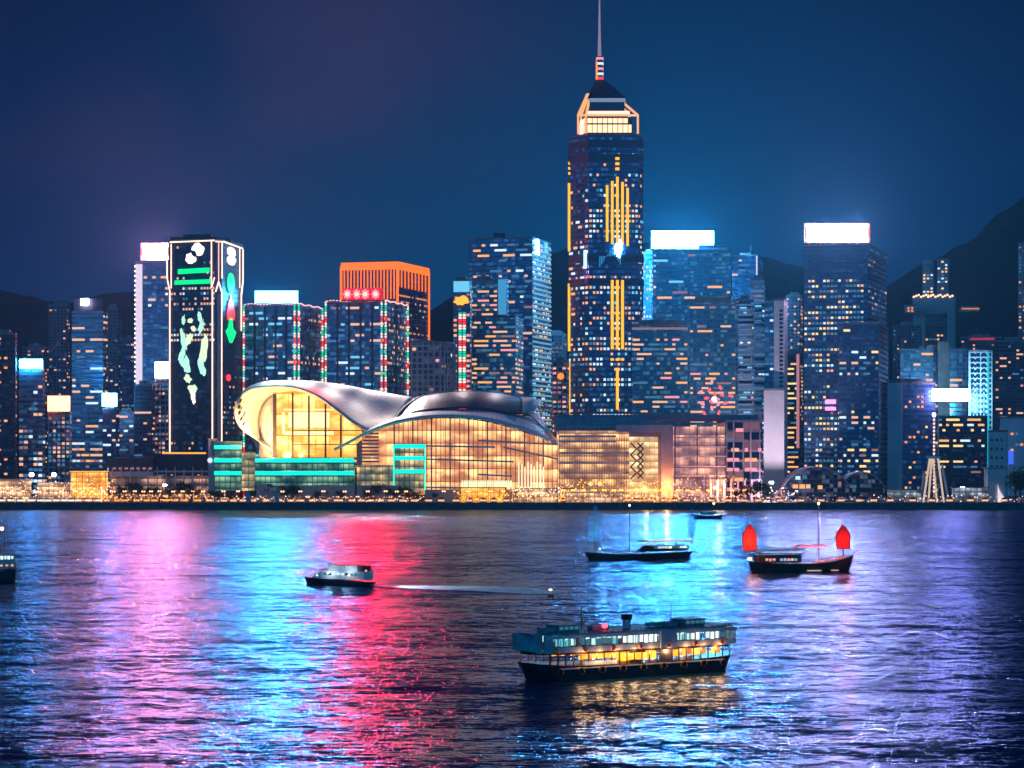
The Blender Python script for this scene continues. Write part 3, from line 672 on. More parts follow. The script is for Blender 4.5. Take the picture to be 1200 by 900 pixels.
# ---- small rosy blocks left of the tallest tower
r, pl, fs, z = tower('office_block', 'small rose lit block with a round orange lamp, left of the tallest tower', 647, 664, 667, 424, 1775, f_conc, 3, seed=51)
windows(r, fs, 3.6, 3.0, 0.6, [(PINK, 3), (PEACH, 3), (DIMP, 3)], 0.7, 0.45, 1, 90, seed=51)
light_shape(r, fs[0], .6, 441, 5, 5, glow('orange_round_lamp', (1, .22, .01), 1.8, True), name='round_lamp')
r, pl, fs, z = tower('office_block', 'dim grey block behind the small rose lit block', 640, 660, 664, 392, 2080, f_resi, 3, seed=52)
windows(r, fs, 3.6, 3.4, 0.25, [(DIMB, 3), (DIMP, 3), (PEACH, 1)], 0.6, 0.45, 1, 50, seed=52)

# ---- the tallest tower
D = 1800.0
poly = [Vector((Xp(x, d), d)) for x, d in ((666.5, 1822), (685, 1804), (690, 1800), (748, 1803), (754, 1812), (735, 1850), (700, 1858), (672, 1848))]
ctr = sum(poly, Vector((0, 0))) / len(poly)
cp = empty('skyscraper', (ctr.x, ctr.y, 4), 0, 'tallest skyscraper with pyramid top, gold crown frame and golden neon bars on its front', 'skyscraper')
zt = Zp(158, D)
fcp = block(cp, poly, 4, zt, facade('skyscraper_glass', (0.02, 0.15, 0.38), (0.06, 0.09, 0.16), 3.9, 3.0, 0.42, 0.18, (0.1, 0.35, 0.8), 0.5, 0.16))
fl, fm, fr = fcp[0], fcp[2], fcp[3]
skyp = [(WHITE, 4), (WARM, 3), (PEACH, 3), (CYAN, 2)]
windows(cp, [fm], 3.9, 2.7, 0.42, skyp, 0.62, 0.5, 1, 80, seed=61, floor_var=.9, zhi=.86, lo=1.35, hi=.75, holes=lambda f, u, q: .62 < q < .72)
windows(cp, [fm], 3.9, 2.7, 0.06, skyp, 0.62, 0.5, 1, 20, seed=62, floor_var=.9, zlo=.86)
windows(cp, [fl], 3.9, 3.0, 0.34, skyp, 0.62, 0.5, 2, 60, seed=63, floor_var=.9, zhi=.86, lo=1.2, hi=.8)
windows(cp, [fcp[1], fr], 3.9, 3.0, 0.3, skyp, 0.6, 0.5, 1, 30, seed=64, zhi=.9)
mb = MB()                               # darker service floors with louvres
for y in (168, 184, 303, 330):
    mb = MB()
    for f in (fl, fcp[1], fm, fr): mb.bar(f.at(0, Zp(y, D), .25) - cp.location, f.at(f.w, Zp(y, D), .25) - cp.location, .5, 0, 5.5)
    mb.build('louvre_band', mat('dark_louvre', (.03, .05, .10), .5), cp)
def xbar(f, x0, y0, y1, w=2.2, m=GOLD):
    u = (Xp(x0, f.a.y) - f.a.x) / max(.01, f.d.x); mb = MB(); mb.bar(f.at(u, Zp(y0, D), .55) - cp.location, f.at(u, Zp(y1, D), .55) - cp.location, w, 0, .5); mb.build('neon_bar', m, cp)
for x, a_, b_ in ((711.5, 217, 283), (717.5, 212, 286), (723.5, 207, 288), (729.5, 213, 286), (735.5, 220, 288)): xbar(fm, x, a_, b_, 1.9)
for x in (717.5, 723.5, 729.5): xbar(fm, x, 328, 409, 2.1)
xbar(fm, 723.5, 431, 480, 2.0); [xbar(fm, x, 420, 422.5, 2.6) for x in (717.5, 723.5, 729.5)]; [xbar(fm, 723.5, y, y + 3.2, 3.0) for y in (184, 190, 196)]
for a_, b_ in ((211, 292), (330, 410), (422, 484)): strip(cp, fl, 1.5, Zp(b_, D), Zp(a_, D), GOLD, 2.2, 'neon_bar', .5)
[strip(cp, fl, 1.5, Zp(y + 3, D), Zp(y, D), GOLD, 1.6, 'neon_bar', .5) for y in (186, 192, 198)]
light_shape(cp, fm, .60, 292, 5, 13, glow('blue_white_spot_display', (.08, .50, 1.0), 200, True), blob=.3, seed=5, name='light_decoration'); light_shape(cp, fcp[1], .3, 304, 3.4, 14, BLUEW, 'bar', name='light_decoration')
mb = MB()
for i in range(14): mb.bar(fm.at(fm.w * (.22 + .032 * i), Zp(300, D), .4) - cp.location, fm.at(fm.w * (.22 + .032 * i), Zp(292 + 3 * abs(i - 7), D), .4) - cp.location, .5)
mb.build('light_curtain', glow('blue_light_curtain', (.05, .5, 1.0), .8), cp)
# crown
L = cp.location
def q3(x, y, d): return P(x, y, d) - L
def cbox(x0, x1, y0, y1, d0, d1, m, name):
    a = P(x0, y0, d0); b = P(x1, y1, d0); mb = MB(); mb.box(((a.x + b.x) / 2 - L.x, (d0 + d1) / 2 - L.y, (a.z + b.z) / 2 - L.z), (b.x - a.x, d1 - d0, a.z - b.z)); return mb.build(name, m, cp)
GLW = glow('crown_floor_light', (1.0, 0.62, 0.36), 1.9); GLW2 = glow('crown_band_light', (1.0, 0.78, 0.62), 1.4)
cdk = mat('crown_dark_glass', (0.01, 0.02, 0.06), 0.3, 0.3)
cbox(684, 741, 137, 157, 1808, 1846, cdk, 'crown_core'); cbox(685, 740, 146, 155, 1806.5, 1808, GLW, 'crown_floor'); cbox(684, 736, 138.5, 144, 1806.8, 1808, GLW, 'crown_floor')
cbox(680, 685, 140, 156, 1808, 1830, GLW2, 'crown_floor')
for i in range(9): mbx = None
mb = MB(); [mb.bar(q3(688 + i * 6, 157, 1806), q3(688 + i * 6, 138, 1806), .5) for i in range(9)]; mb.build('crown_mullions', mat('crown_mullion', (.05, .03, .03), .5), cp)
cbox(688, 736, 131, 137, 1809, 1845, cdk, 'crown_core'); cbox(687, 738, 130, 133.5, 1807.5, 1846, GLW2, 'crown_band')
cbox(690, 733, 115, 119, 1809.5, 1844, glow('crown_upper_band', (.35, .5, .8), .55), 'crown_band')
cbox(691, 732, 119, 131, 1812, 1843, cdk, 'crown_core')
mb = MB(); base = [q3(688, 116, 1810), q3(735, 116, 1810), q3(733, 116, 1846), q3(691, 116, 1846)]; top = [q3(698, 93, 1824), q3(708, 93, 1824), q3(708, 93, 1832), q3(698, 93, 1832)]
mb.idx(base + top, [(0, 1, 5, 4), (1, 2, 6, 5), (2, 3, 7, 6), (3, 0, 4, 7), (4, 5, 6, 7), (3, 2, 1, 0)]); mb.build('pyramid_roof', cdk, cp)
FRG = glow('crown_frame_gold', (1.0, 0.42, 0.14), 1.3); fr_pts = {'l': (677, 137), 'r': (748, 137), 'm': (686.5, 134)}
mb = MB()
for x, d in ((677.5, 1822), (686.5, 1804), (747.5, 1806), (738, 1846), (681, 1846)): mb.bar(q3(x, 157, d), q3(x, 135, d), 1.5)
ring = [(677.5, 1822), (686.5, 1804), (747.5, 1806), (738, 1846), (681, 1846)]
for i in range(5):
    a_, b_ = ring[i], ring[(i + 1) % 5]; mb.bar(q3(a_[0], 135, a_[1]), q3(b_[0], 135, b_[1]), 1.4); 
    mb.bar(q3(a_[0], 135, a_[1]), q3(703 + (a_[0] - 712) * .42, 110, 1828 + (a_[1] - 1828) * .4), 1.5)
mb.build('crown_frame', FRG, cp)
cbox(699.5, 706.5, 66, 92, 1824, 1830, mat('mast_base_dark', (.05, .03, .05), .5), 'mast_base')
for i, (y, m_) in enumerate(((67, PINK), (73, WHITE), (79, PINK), (85, WHITE), (90, REDL))): cbox(698.8, 707.2, y, y + 2.6, 1823.4, 1830.6, m_, 'mast_lamp_ring')
cbox(698.2, 700.4, 72, 93, 1822.6, 1824, ORNG, 'mast_lamp_bar')
mb = MB(); mb.tube([q3(702.5, 67, 1827), q3(702.5, 40, 1827), q3(702.5, -6, 1827)], [1.5, 1.0, .45], 8); mb.build('mast', glow('mast_glow', (.55, .42, .6), .5), cp)  # pale flood light on the mast is put in as glow
r, pl, fs, z = tower('office_tower', 'dark narrow tower showing just right of the tallest skyscraper', 753, 764, 768, 297, 2050, f_blue, 3, seed=66)
windows(r, fs, 3.9, 2.7, 0.34, skyp, 0.6, 0.5, 1, 60, seed=66)

# ---- towers right of centre
r, pl, fs, z = tower('office_tower', 'broad blue tower carrying the long white cyan sign just right of the tallest skyscraper', 765, 856, 858, 294, 1960, f_teal, 3, seed=71, roofplant=False)
roof_sign(r, 764, 271, 836, 291, 1970, SG_CYA2, glow('cyan_sign_rim', (0, .45, 1), 2.0))
p = P(838, 294, 1968) - r.location; mb = MB(); mb.prism([(p.x - 14, p.y), (p.x + 10, p.y), (p.x + 10, p.y + 16), (p.x - 14, p.y + 16)], z - 4, z + 2); mb.build('penthouse', f_band, r)
windows(r, [fs[0]], 4.4, 3.2, 0.10, [(PEACH, 3), (WARM, 3), (DIMB, 4), (CYAN, 1)], 0.75, 0.4, 4, 60, seed=71)
windows(r, [fs[0]], 4.4, 3.2, 0.9, [(CYAN, 3), (WHITE, 2)], 0.6, 0.4, 1, 30, seed=72, holes=lambda f, u, q: u > .05 or q < .55)
windows(r, [fs[1]], 3.8, 3.0, 0.22, [(PEACH, 3), (DIMB, 4)], 0.75, 0.4, 1, 20, seed=70)
r, pl, fs, z = tower('office_tower', 'tall tower with a flat pale blue top rising behind the slatted tower', 856, 888, 894, 300, 1990, f_blue, 4, seed=73, frac=.4)
windows(r, [fs[0]], 4.0, 3.2, 0.12, [(PEACH, 3), (DIMB, 4)], 0.75, 0.4, 3, 40, seed=73)
strip(r, fs[0], fs[0].w - .8, Zp(325, 1990), z, glow('corner_lamp_line', (.8, .7, 1), 1.2), 1.0, 'light_strip', .5)
def slatted(label, a, b, c, ytop, D, seed):
    r, pl, fs, z = tower('slatted_tower', label, a, b, c, ytop, D, f_slat, 4, seed=seed)
    for f in (fs[0], fs[1]):
        mb = MB()
        for k in range(int(f.h / 3.8)): mb.bar(f.at(0, f.z0 + k * 3.8 + .8, .6) - r.location, f.at(f.w, f.z0 + k * 3.8 + .8, .6) - r.location, 1.1, 0, 1.2)
        mb.build('sun_shades', mat('pale_sun_shade', (.5, .52, .62), .5), r)
    windows(r, [fs[0], fs[1]], 3.8, 3.0, 0.2, [(CYAN, 3), (WHITE, 2), (PINK, 1), (DIMB, 4)], 0.8, 0.35, 2, 80, seed=seed)
    return r, pl, fs, z
slatted('tall tower faced with pale horizontal sun shades left of the bare concrete tower', 880, 893, 896, 328, 1840, 75)
slatted('lower tower faced with pale horizontal sun shades beside the rose flower reflection', 862, 880, 883, 352, 1800, 76)
r, pl, fs, z = tower('office_tower', 'tower full of warm windows with a rose flower reflection at its foot', 808, 862, 865, 354, 1790, f_teal, 3, seed=77, frac=.7)
windows(r, [fs[0]], 3.6, 2.9, 0.42, [(WARM, 3), (PEACH, 5), (PINK, 1)], 0.75, 0.42, 4, 100, seed=77, floor_var=.8, lo=1.6, hi=.9)
fl_c = (.54, 468)  # red flower reflection in the glass, built from glowing petals
for i in range(16):
    a_ = i * 2.39996; rr = 2.2 + 1.05 * i ** .9
    light_shape(r, fs[0], fl_c[0] + rr * math.cos(a_) / fs[0].w, fl_c[1] + rr * math.sin(a_) * 1.45, 4.2, 2.2, glow('rose_petal_reflection', (1, .09, .14), 1.7) if i % 3 else PINK, rot=a_ , name='reflection_petal', n=8)
light_shape(r, fs[0], fl_c[0], fl_c[1], 4.5, 4.5, glow('reflection_centre', (1, .55, .5), 4.0), name='reflection_petal', n=8)
r, pl, fs, z = tower('stepped_tower', 'flat fronted stepped glass block with peach windows at the foot of the tallest skyscraper', 741, 806, 809, 381, 1775, f_teal, 3, seed=79, frac=.8)
pl2, f2, z2 = wing(r, 741, 806, 808, 485, 1768, f_teal, 2, 8, name='base_block')
windows(r, [fs[0]], 3.6, 2.9, 0.30, [(WARM, 2), (PEACH, 5), (PINK, 1)], 0.75, 0.42, 4, 100, seed=79, floor_var=.9)
mb = MB(); f = fs[0]; mb.bar(f.at(0, f.z1 - 2.5, .4) - r.location, f.at(f.w, f.z1 - 2.5, .4) - r.location, .5, 0, 1.6); mb.build('top_light_band', DIMP, r)

# bare concrete tower, two tiers
CN = mat('bare_pale_concrete', (0.60, 0.55, 0.62), 0.75, vary=.12, vscale=.04)
r, pl, fs, z = tower('concrete_tower', 'bare pale concrete slab tower with one column of dark windows and a broader lower shaft', 907, 919, 923, 352, 1745, CN, 2, seed=81, roofplant=False)
pl2, f2, z2 = wing(r, 895, 919, 922.5, 457, 1735, CN, 2, 22, name='lower_shaft')
pl3, f3, z3 = wing(r, 896, 907, 908, 354, 1750, f_blue, 1, 20, name='glass_wing')
f = fs[1] if fs[1].w > 6 else fs[0]
mb = MB()
for k in range(24): mb.box(fs[0].at(fs[0].w * .72, Zp(364 + k * 4.9, 1745), .1) - r.location, (2.8, .5, 1.7))
mb.build('window_column', mat('unlit_dark_glass', (.01, .015, .04), .2), r)
windows(r, [f3[0]], 4, 3, .3, [(CYAN, 2), (DIMB, 3), (WHITE, 1)], .7, .4, 1, 30, seed=81, zlo=.3)
r, pl, fs, z = tower('apartment_tower', 'grey apartment tower far behind, between the concrete tower and the rose signed tower', 921, 938, 941, 347, 2150, f_resi, 3, seed=83)
windows(r, fs, 3.4, 3.2, 0.28, [(WARM, 3), (PEACH, 3), (PINK, 1)], 0.5, 0.5, 1, 60, seed=83, zlo=.35)
r, pl, fs, z = tower('office_tower', 'slim tower with brightly lit floors and pink right edge beside the concrete tower', 921, 936, 938, 415, 1830, f_dark, 2, seed=84)
windows(r, [fs[0]], 3.8, 3.0, 0.6, [(YEL, 4), (WARM, 3)], 0.8, 0.36, 3, 80, seed=84); strip(r, fs[0], fs[0].w - .6, 40, z, glow('rose_edge', (.9, .35, .4), .6), 2.2, 'light_strip', .4)

# the rose signed tower
r, pl, fs, z = tower('office_tower', 'tall navy glass tower under the long rose white sign, right of centre', 942, 1017, 1039, 287, 1780, f_deep, 12, seed=86, roofplant=False)
roof_sign(r, 944, 263, 1018, 283, 1796, SG_ROSE, glow('red_sign_rim', (1, .10, .03), 1.6), glow('warm_sign_panel', (1, .82, .55), 1.25), 1.3)
windows(r, [fs[0]], 4.0, 2.7, 0.36, [(WHITE, 3), (YEL, 3), (PEACH, 2), (DIMB, 5)], 0.66, 0.42, 1, 100, seed=86, floor_var=.9, holes=lambda f, u, q: u > .95 or q > .95)
windows(r, [fs[1]], 4.0, 3.4, 0.16, [(DIMB, 4), (PEACH, 1)], 0.6, 0.42, 1, 30, seed=87)
pl2, f2, z2 = wing(r, 983, 1030, 1041, 379, 1735, f_deep, 5, 22, name='front_wing')
windows(r, [f2[0]], 4.0, 2.7, 0.40, [(WHITE, 2), (YEL, 4), (PEACH, 2), (DIMB, 3)], 0.66, 0.42, 2, 60, seed=88, floor_var=1.0)
light_shape(r, fs[0], .42, 471, 8, 3.2, glow('magenta_sign', (1, .2, .7), 3.0), 'bar', name='small_sign'); light_shape(r, fs[0], .42, 479, 8, 2.6, glow('magenta_sign', (1, .2, .7), 3.0), 'bar', name='small_sign')

# ---- right-hand district
r, pl, fs, z = tower('hillside_apartments', 'twin lit apartment slabs standing on a lamp edged podium high on the right hillside', 1081, 1094, 1096, 308, 2550, f_resi, 3, seed=91, z0=60, frac=.5, cat='apartment block')
pl2, f2, z2 = wing(r, 1098, 1111, 1113, 304, 2550, f_resi, 3, 24, z0=60, name='second_slab')
pl3, f3, z3 = wing(r, 1070, 1118, 1120, 349, 2535, mat('podium_concrete', (.2, .18, .2), .8), 3, 40, z0=60, name='podium')
windows(r, [fs[0], f2[0]], 3.6, 3.6, 0.55, [(WARM, 3), (YEL, 3), (WHITE, 2)], 0.6, 0.5, 1, 80, seed=91, zlo=.72)
mb = MB(); f = f3[0]
for i in range(17): mb.ball(f.at(f.w * (i + .3) / 17, z3 + 1.2 + (i % 3), .5) - r.location, 1.2, n=6, m=4)
mb.build('podium_lamps', glow('podium_lamp', (1, .55, .35), 2.5), r)
r, pl, fs, z = tower('apartment_tower', 'tall dark apartment tower cut by the right edge, high on the hill side', 1193, 1212, 1215, 286, 2300, f_resi, 3, seed=92, z0=20)
windows(r, fs, 3.4, 3.6, 0.4, [(ORNG, 2), (WARM, 3), (DIMP, 3)], 0.5, 0.5, 1, 60, seed=92)
r, pl, fs, z = tower('office_tower', 'dark slab tower with narrow shoulders in front of the hillside apartments', 1084, 1106, 1110, 368, 2150, f_dark, 3, seed=93)
windows(r, fs, 3.6, 3.2, 0.35, [(WARM, 3), (YEL, 2)], 0.6, 0.45, 1, 60, seed=93, zhi=.9)
r, pl, fs, z = tower('dim_apartment_block', 'dim apartment block low on the hill just right of the rose signed tower', 1046, 1076, 1080, 382, 2250, f_resi, 3, seed=94, cat='apartment block')
windows(r, fs, 3.4, 3.4, 0.16, [(PEACH, 2), (DIMB, 3), (WARM, 1)], 0.5, 0.45, 1, 60, seed=94)
r, pl, fs, z = tower('dim_apartment_block', 'dim apartment block with a small red roof edge right of the green glass block', 1126, 1170, 1174, 396, 2250, f_dark, 3, seed=95, cat='apartment block')
windows(r, fs, 3.4, 3.4, 0.1, [(PEACH, 2), (DIMB, 3), (WARM, 1)], 0.5, 0.45, 1, 60, seed=95)
mb = MB(); f = fs[0]; mb.bar(f.at(f.w * .25, z - 1, .5) - r.location, f.at(f.w * .9, z - 1, .5) - r.location, .5, 0, 2); mb.build('red_roof_edge', glow('dim_red_edge', (1, .05, .1), .5), r)
r, pl, fs, z = tower('apartment_tower', 'tall unlit looking apartment tower at the right edge behind the stepped stone block', 1166, 1200, 1204, 400, 2050, f_dark, 3, seed=96)
windows(r, fs, 3.4, 3.2, 0.15, [(PEACH, 3), (ORNG, 1), (PINK, 1), (WARM, 2)], 0.6, 0.45, 2, 60, seed=96)
r, pl, fs, z = tower('office_block', 'wide grey green glass office block behind the wide pale violet sign at right', 1055, 1133, 1136, 410, 1900, f_teal, 3, seed=97, frac=.25)
pl2, f2, z2 = wing(r, 1099, 1112, 1113, 402, 1892, conc, 1, 12, name='lift_core')
windows(r, [fs[0]], 4.2, 3.2, 0.18, [(WARM, 3), (PEACH, 2)], 0.7, 0.42, 4, 80, seed=97)
r, pl, fs, z = tower('flood_lit_block', 'white block with square windows flooded in cyan light right of the wide pale violet sign', 1135, 1159, 1163, 412, 1850, facade('flood_lit_white_grid', (.02, .05, .12), (.5, .52, .58), 4.1, 4.4, .35, .35), 2, seed=98, roofplant=False, cat='building')
mb = MB(); f = fs[0]; nn = 6
for k in range(14):
    for j in range(nn - 1): mb.box(f.at(f.w * (j + 1.0) / nn, f.z1 - 3 - k * 4.2, .12) - r.location, (1.9, .4, 2.2))
mb.build('window_openings', mat('unlit_dark_glass', (.01, .015, .04), .2), r)
strip(r, f, f.w - .6, Zp(560, 1850), z, glow('cyan_edge_light', (.0, .6, .8), .8), 1.6, 'light_strip', .5)
fa = bpy.data.lights.new('flood_lamp', 'AREA'); fa.energy = 60000; fa.color = (.25, .8, 1); fa.size = 16; fo = bpy.data.objects.new('flood_lamp', fa); COL.objects.link(fo)
fo.location = P(1148, 470, 1825); fo.rotation_euler = (R(115), 0, 0); tag(fo, kind='helper')
r, pl, fs, z = tower('office_block', 'dark office block below the wide pale sign, upper floors lit', 1100, 1154, 1157, 489, 1760, f_dark, 2, seed=99, roofplant=False)
roof_sign(r, 1092, 456, 1137, 470, 1765, SG_MAG)
windows(r, [fs[0]], 3.9, 2.6, 0.85, [(YEL, 3), (WARM, 3), (WHITE, 2)], 0.8, 0.4, 5, 80, seed=99, zlo=.62, zhi=.97, holes=lambda f, u, q: .24 < u < .3)
windows(r, [fs[0]], 3.9, 2.6, 0.5, [(YEL, 3), (PEACH, 3), (PINK, 1)], 0.8, 0.35, 4, 20, seed=100, zlo=.3, zhi=.5)
r, pl, fs, z = tower('office_block', 'navy office block with a blank pale concrete side wall right of the rose signed tower', 1040, 1093, 1096, 450, 1775, f_deep, 2, seed=101)
pl2, f2, z2 = wing(r, 1040, 1057, 1059, 448, 1770, CN, 2, 20, name='blank_wall')
windows(r, [fs[0]], 3.8, 3.0, 0.2, [(WARM, 3), (YEL, 1), (ORNG, 2)], 0.6, 0.42, 1, 80, seed=101, holes=lambda f, u, q: u < .35)
r, pl, fs, z = tower('stepped_stone_block', 'stepped grey stone block with rows of small square windows near the right edge', 1158, 1179, 1181, 506, 1730, CN, 2, seed=102, roofplant=False, cat='building')
pl2, f2, z2 = wing(r, 1172, 1200, 1203, 490, 1760, CN, 2, 20, name='rear_wing')
mb = MB()
for k in range(5):
    for j in range(3): mb.box(fs[0].at(fs[0].w * (.2 + .28 * j), fs[0].z1 - 6 - k * 6.5, .12) - r.location, (1.6, .4, 2.0))
mb.build('window_openings', mat('unlit_dark_glass', (.01, .015, .04), .2), r)
windows(r, [f2[0]], 4, 3, .12, [(ORNG, 2), (DIMB, 3)], .6, .4, 1, 20, seed=102)
light_shape(r, f2[0], .45, 536, 3.5, 10, glow('blue_screen', (.05, .15, 1), 1.2), 'bar', name='lit_screen')
# ------------------------------------------------------------------ the winged convention hall on the waterfront
def catmull(pts, n):
    out = []; m = len(pts) - 1
    for i in range(n + 1):
        t_ = i / n * m; k = min(int(t_), m - 1); f = t_ - k
        p0 = pts[max(k - 1, 0)]; p1 = pts[k]; p2 = pts[k + 1]; p3 = pts[min(k + 2, m)]
        out.append(0.5 * ((2 * p1) + (p2 - p0) * f + (2 * p0 - 5 * p1 + 4 * p2 - p3) * f * f + (3 * p1 - p0 - 3 * p2 + p3) * f ** 3))
    return out
def loft(root, curves, m, name, nu=40, nv=4, thick=0.0, smooth_v=True, flip=False):
    """surface through curves of (px, row, depth) points"""
    loc = root.location
    cs = [catmull([P(*p) - loc for p in c], nu) for c in curves]
    rows = []
    for i in range(nu + 1):
        col = [c[i] for c in cs]; rows.append(catmull(col, nv * (len(cs) - 1)) if smooth_v and len(cs) > 2 else [col[int(k // nv)] + (col[min(int(k // nv) + 1, len(cs) - 1)] - col[int(k // nv)]) * ((k % nv) / nv) for k in range(nv * (len(cs) - 1) + 1)])
    w = len(rows[0]); vs = [p for r_ in rows for p in r_]; uvs = []
    u = 0
    for i in range(nu + 1):
        if i: u += (rows[i][0] - rows[i - 1][0]).length
        v = 0
        for k in range(w):
            if k: v += (rows[i][k] - rows[i][k - 1]).length
            uvs.append((u, v))
    fs = [(i * w + k, (i + 1) * w + k, (i + 1) * w + k + 1, i * w + k + 1) for i in range(nu) for k in range(w - 1)]
    if flip: fs = [f[::-1] for f in fs]
    mb = MB(); mb.idx(vs, fs, 0, uvs, True); o = mb.build(name, m, root)
    if thick:
        md = o.modifiers.new('thickness', 'SOLIDIFY'); md.thickness = thick; md.offset = 0
    return o

hall = empty('convention_hall', P(450, 587, 1600), 0, 'winged glass convention hall with sweeping silver roofs glowing gold at the water edge', 'convention hall')
hall.location.z = 4.0
def roof_metal():
    m = bpy.data.materials.new('seamed_silver_roofing'); m.use_nodes = True; t = NT(m.node_tree); b = t.n['Principled BSDF']
    u, v, _ = t.sep(t.node('ShaderNodeUVMap').outputs[0])
    s1 = t.m('LESS_THAN', t.m('FRACT', t.m('DIVIDE', u, 3.2)), 0.07); s2 = t.m('LESS_THAN', t.m('FRACT', t.m('DIVIDE', v, 12.0)), 0.03)
    nz = t.noise(t.node('ShaderNodeUVMap').outputs[0], 0.12, 4.0, 0.6)[0]
    c = t.mix(t.smooth(nz, .3, .7), (0.74, 0.62, 0.64), (0.88, 0.78, 0.80)); c = t.mix(t.m('MAXIMUM', s1, s2), c, (0.5, 0.42, 0.48))
    t.l.new(c, b.inputs['Base Color']); b.inputs['Roughness'].default_value = .55
    return m
SILV = roof_metal(); CREAM = mat('cream_soffit_panels', (0.72, 0.62, 0.48), 0.6, vary=.12, vscale=.1)
def interior(name, c_lo, c_hi, s_lo, s_hi, bw, fh, seedv, top=None):
    """room light painted as uneven glow on flat glass: floors, columns and bright ceilings"""
    m = bpy.data.materials.new(name); m.use_nodes = True; t = NT(m.node_tree); b = t.n['Principled BSDF']
    uv = t.node('ShaderNodeUVMap').outputs[0]; u, v, _ = t.sep(uv)
    cell = t.comb(t.m('FLOOR', t.m('DIVIDE', u, bw)), t.m('FLOOR', t.m('DIVIDE', v, fh)), seedv)
    wn = t.node('ShaderNodeTexWhiteNoise', noise_dimensions='3D'); t.l.new(cell, wn.inputs['Vector'])
    nz = t.noise(t.vm('MULTIPLY', uv, (1.0, 1.6, 1)), 0.07, 2.0, .5)[0]; nb = t.noise(t.vm('MULTIPLY', uv, (1.3, 1.0, 1)), 1.1, 2.0, .5)[0]
    fv = t.m('FRACT', t.m('DIVIDE', v, fh)); fu = t.m('FRACT', t.m('DIVIDE', u, bw))
    k = t.m('MULTIPLY', t.smooth(nz, .34, .62, .22, 1.05), t.m('ADD', .50, t.m('MULTIPLY', wn.outputs['Value'], .50)))
    k = t.m('MULTIPLY', k, t.smooth(fv, .10, .85, .55, 1.15))                      # room light painted in: glow brighter towards each ceiling
    k = t.m('MULTIPLY', k, t.m('SUBTRACT', 1.0, t.m('MULTIPLY', t.smooth(nb, .52, .60), t.smooth(fv, .45, .15, 0.0, .55))))   # dark noise spots painted low as silhouettes of people and furniture
    line = t.m('GREATER_THAN', fv, .10); col = t.m('GREATER_THAN', fu, .07)
    k = t.m('MULTIPLY', k, t.m('ADD', .30, t.m('MULTIPLY', t.m('MULTIPLY', line, col), .70)))
    t.l.new(t.mix(k, c_lo, c_hi), b.inputs['Emission Color']); t.l.new(t.m('ADD', s_lo, t.m('MULTIPLY', k, s_hi - s_lo)), b.inputs['Emission Strength'])
    b.inputs['Base Color'].default_value = (.05, .04, .03, 1); b.inputs['Roughness'].default_value = .2; m.cycles.emission_sampling = 'NONE'
    return m
# left wing: shell roof
rim = [(316, 520, 1562), (296, 512, 1556), (281, 500, 1552), (275, 484, 1549), (279, 467, 1547), (293, 456, 1546), (318, 452.5, 1546), (345, 454, 1547), (370, 463, 1549), (393, 479, 1551), (414, 495, 1553), (432, 506, 1556)]
mid = [(316, 520, 1572), (297, 512, 1572), (283, 500, 1574), (277, 483, 1576), (282, 464, 1578), (300, 452.5, 1582), (330, 450, 1586), (362, 452, 1590), (392, 462, 1594), (420, 475, 1598), (444, 488, 1600), (462, 491, 1602)]
rdg = [(316, 519, 1590), (299, 511, 1600), (286, 498, 1606), (281, 480, 1612), (290, 460, 1618), (313, 451, 1622), (345, 449.3, 1628), (380, 450.5, 1632), (412, 454, 1636), (440, 458.5, 1640), (465, 463, 1644), (482, 466, 1648)]
bak = [(320, 530, 1610), (306, 525, 1640), (300, 520, 1660), (300, 510, 1670), (310, 500, 1680), (330, 495, 1690), (355, 490, 1700), (385, 490, 1700), (415, 490, 1700), (440, 490, 1700), (465, 490, 1700), (490, 490, 1700)]
loft(hall, [rim, mid, rdg, bak], SILV, 'shell_roof', 48, 6, 0.8)
inn = [(319, 536, 1566), (310, 522, 1566), (305, 508, 1566), (304, 492, 1566), (308, 476, 1566), (316, 467, 1566), (328, 461, 1566), (350, 459.5, 1566), (372, 467, 1566), (394, 482, 1566), (414, 497, 1566), (430, 507, 1566)]
imd = [((a[0] * .5 + b[0] * .5), (a[1] * .5 + b[1] * .5), 1552) for a, b in zip(rim, inn)]
loft(hall, [rim, imd, inn], CREAM, 'curled_soffit', 48, 4, 0.3, flip=True)
mb = MB()
for y, x in ((470, 282.5), (477, 281), (484, 281), (491, 283), (497, 286)): mb.bar(P(x - 1.5, y + 2, 1545.6) - hall.location, P(x + .5, y - 2.6, 1545.6) - hall.location, 1.0, 0, 1.1)
mb.build('nose_vents', mat('vent_black', (.01, .01, .02), .6), hall)
# atrium wall and its lit hall
gold = interior('gold_lit_atrium', (1.0, 0.34, 0.01), (1.0, 0.64, 0.18), 1.2, 2.5, 9.0, 14.0, 2.0)
wt = [(322, 462.5, 1564), (335, 459.5, 1563), (350, 459.5, 1562), (372, 467, 1562), (394, 482, 1563), (412, 495, 1564), (424, 504, 1566)]
wb = [(322, 536, 1564), (335, 536, 1563), (350, 536, 1562), (372, 536, 1562), (394, 536, 1563), (412, 536, 1564), (424, 536, 1566)]
loft(hall, [wb, wt], gold, 'atrium_glass', 30, 4)
mb = MB()
for a_, b_, y in ((333, 391, 507.5), (333, 391, 480)): mb.bar(P(a_, y, 1560.4) - hall.location, P(b_, y, 1560.4) - hall.location, 1.0, 0, 2.2 if y > 500 else 1.0)
mb.bar(P(332, 483, 1560.4) - hall.location, P(332, 509, 1560.4) - hall.location, 1.6); mb.bar(P(338, 492, 1560.6) - hall.location, P(386, 492, 1560.6) - hall.location, .6, 0, 10)
mb.build('inner_balcony_light', glow('hall_balcony_light', (1.0, 0.74, 0.34), 1.9), hall)
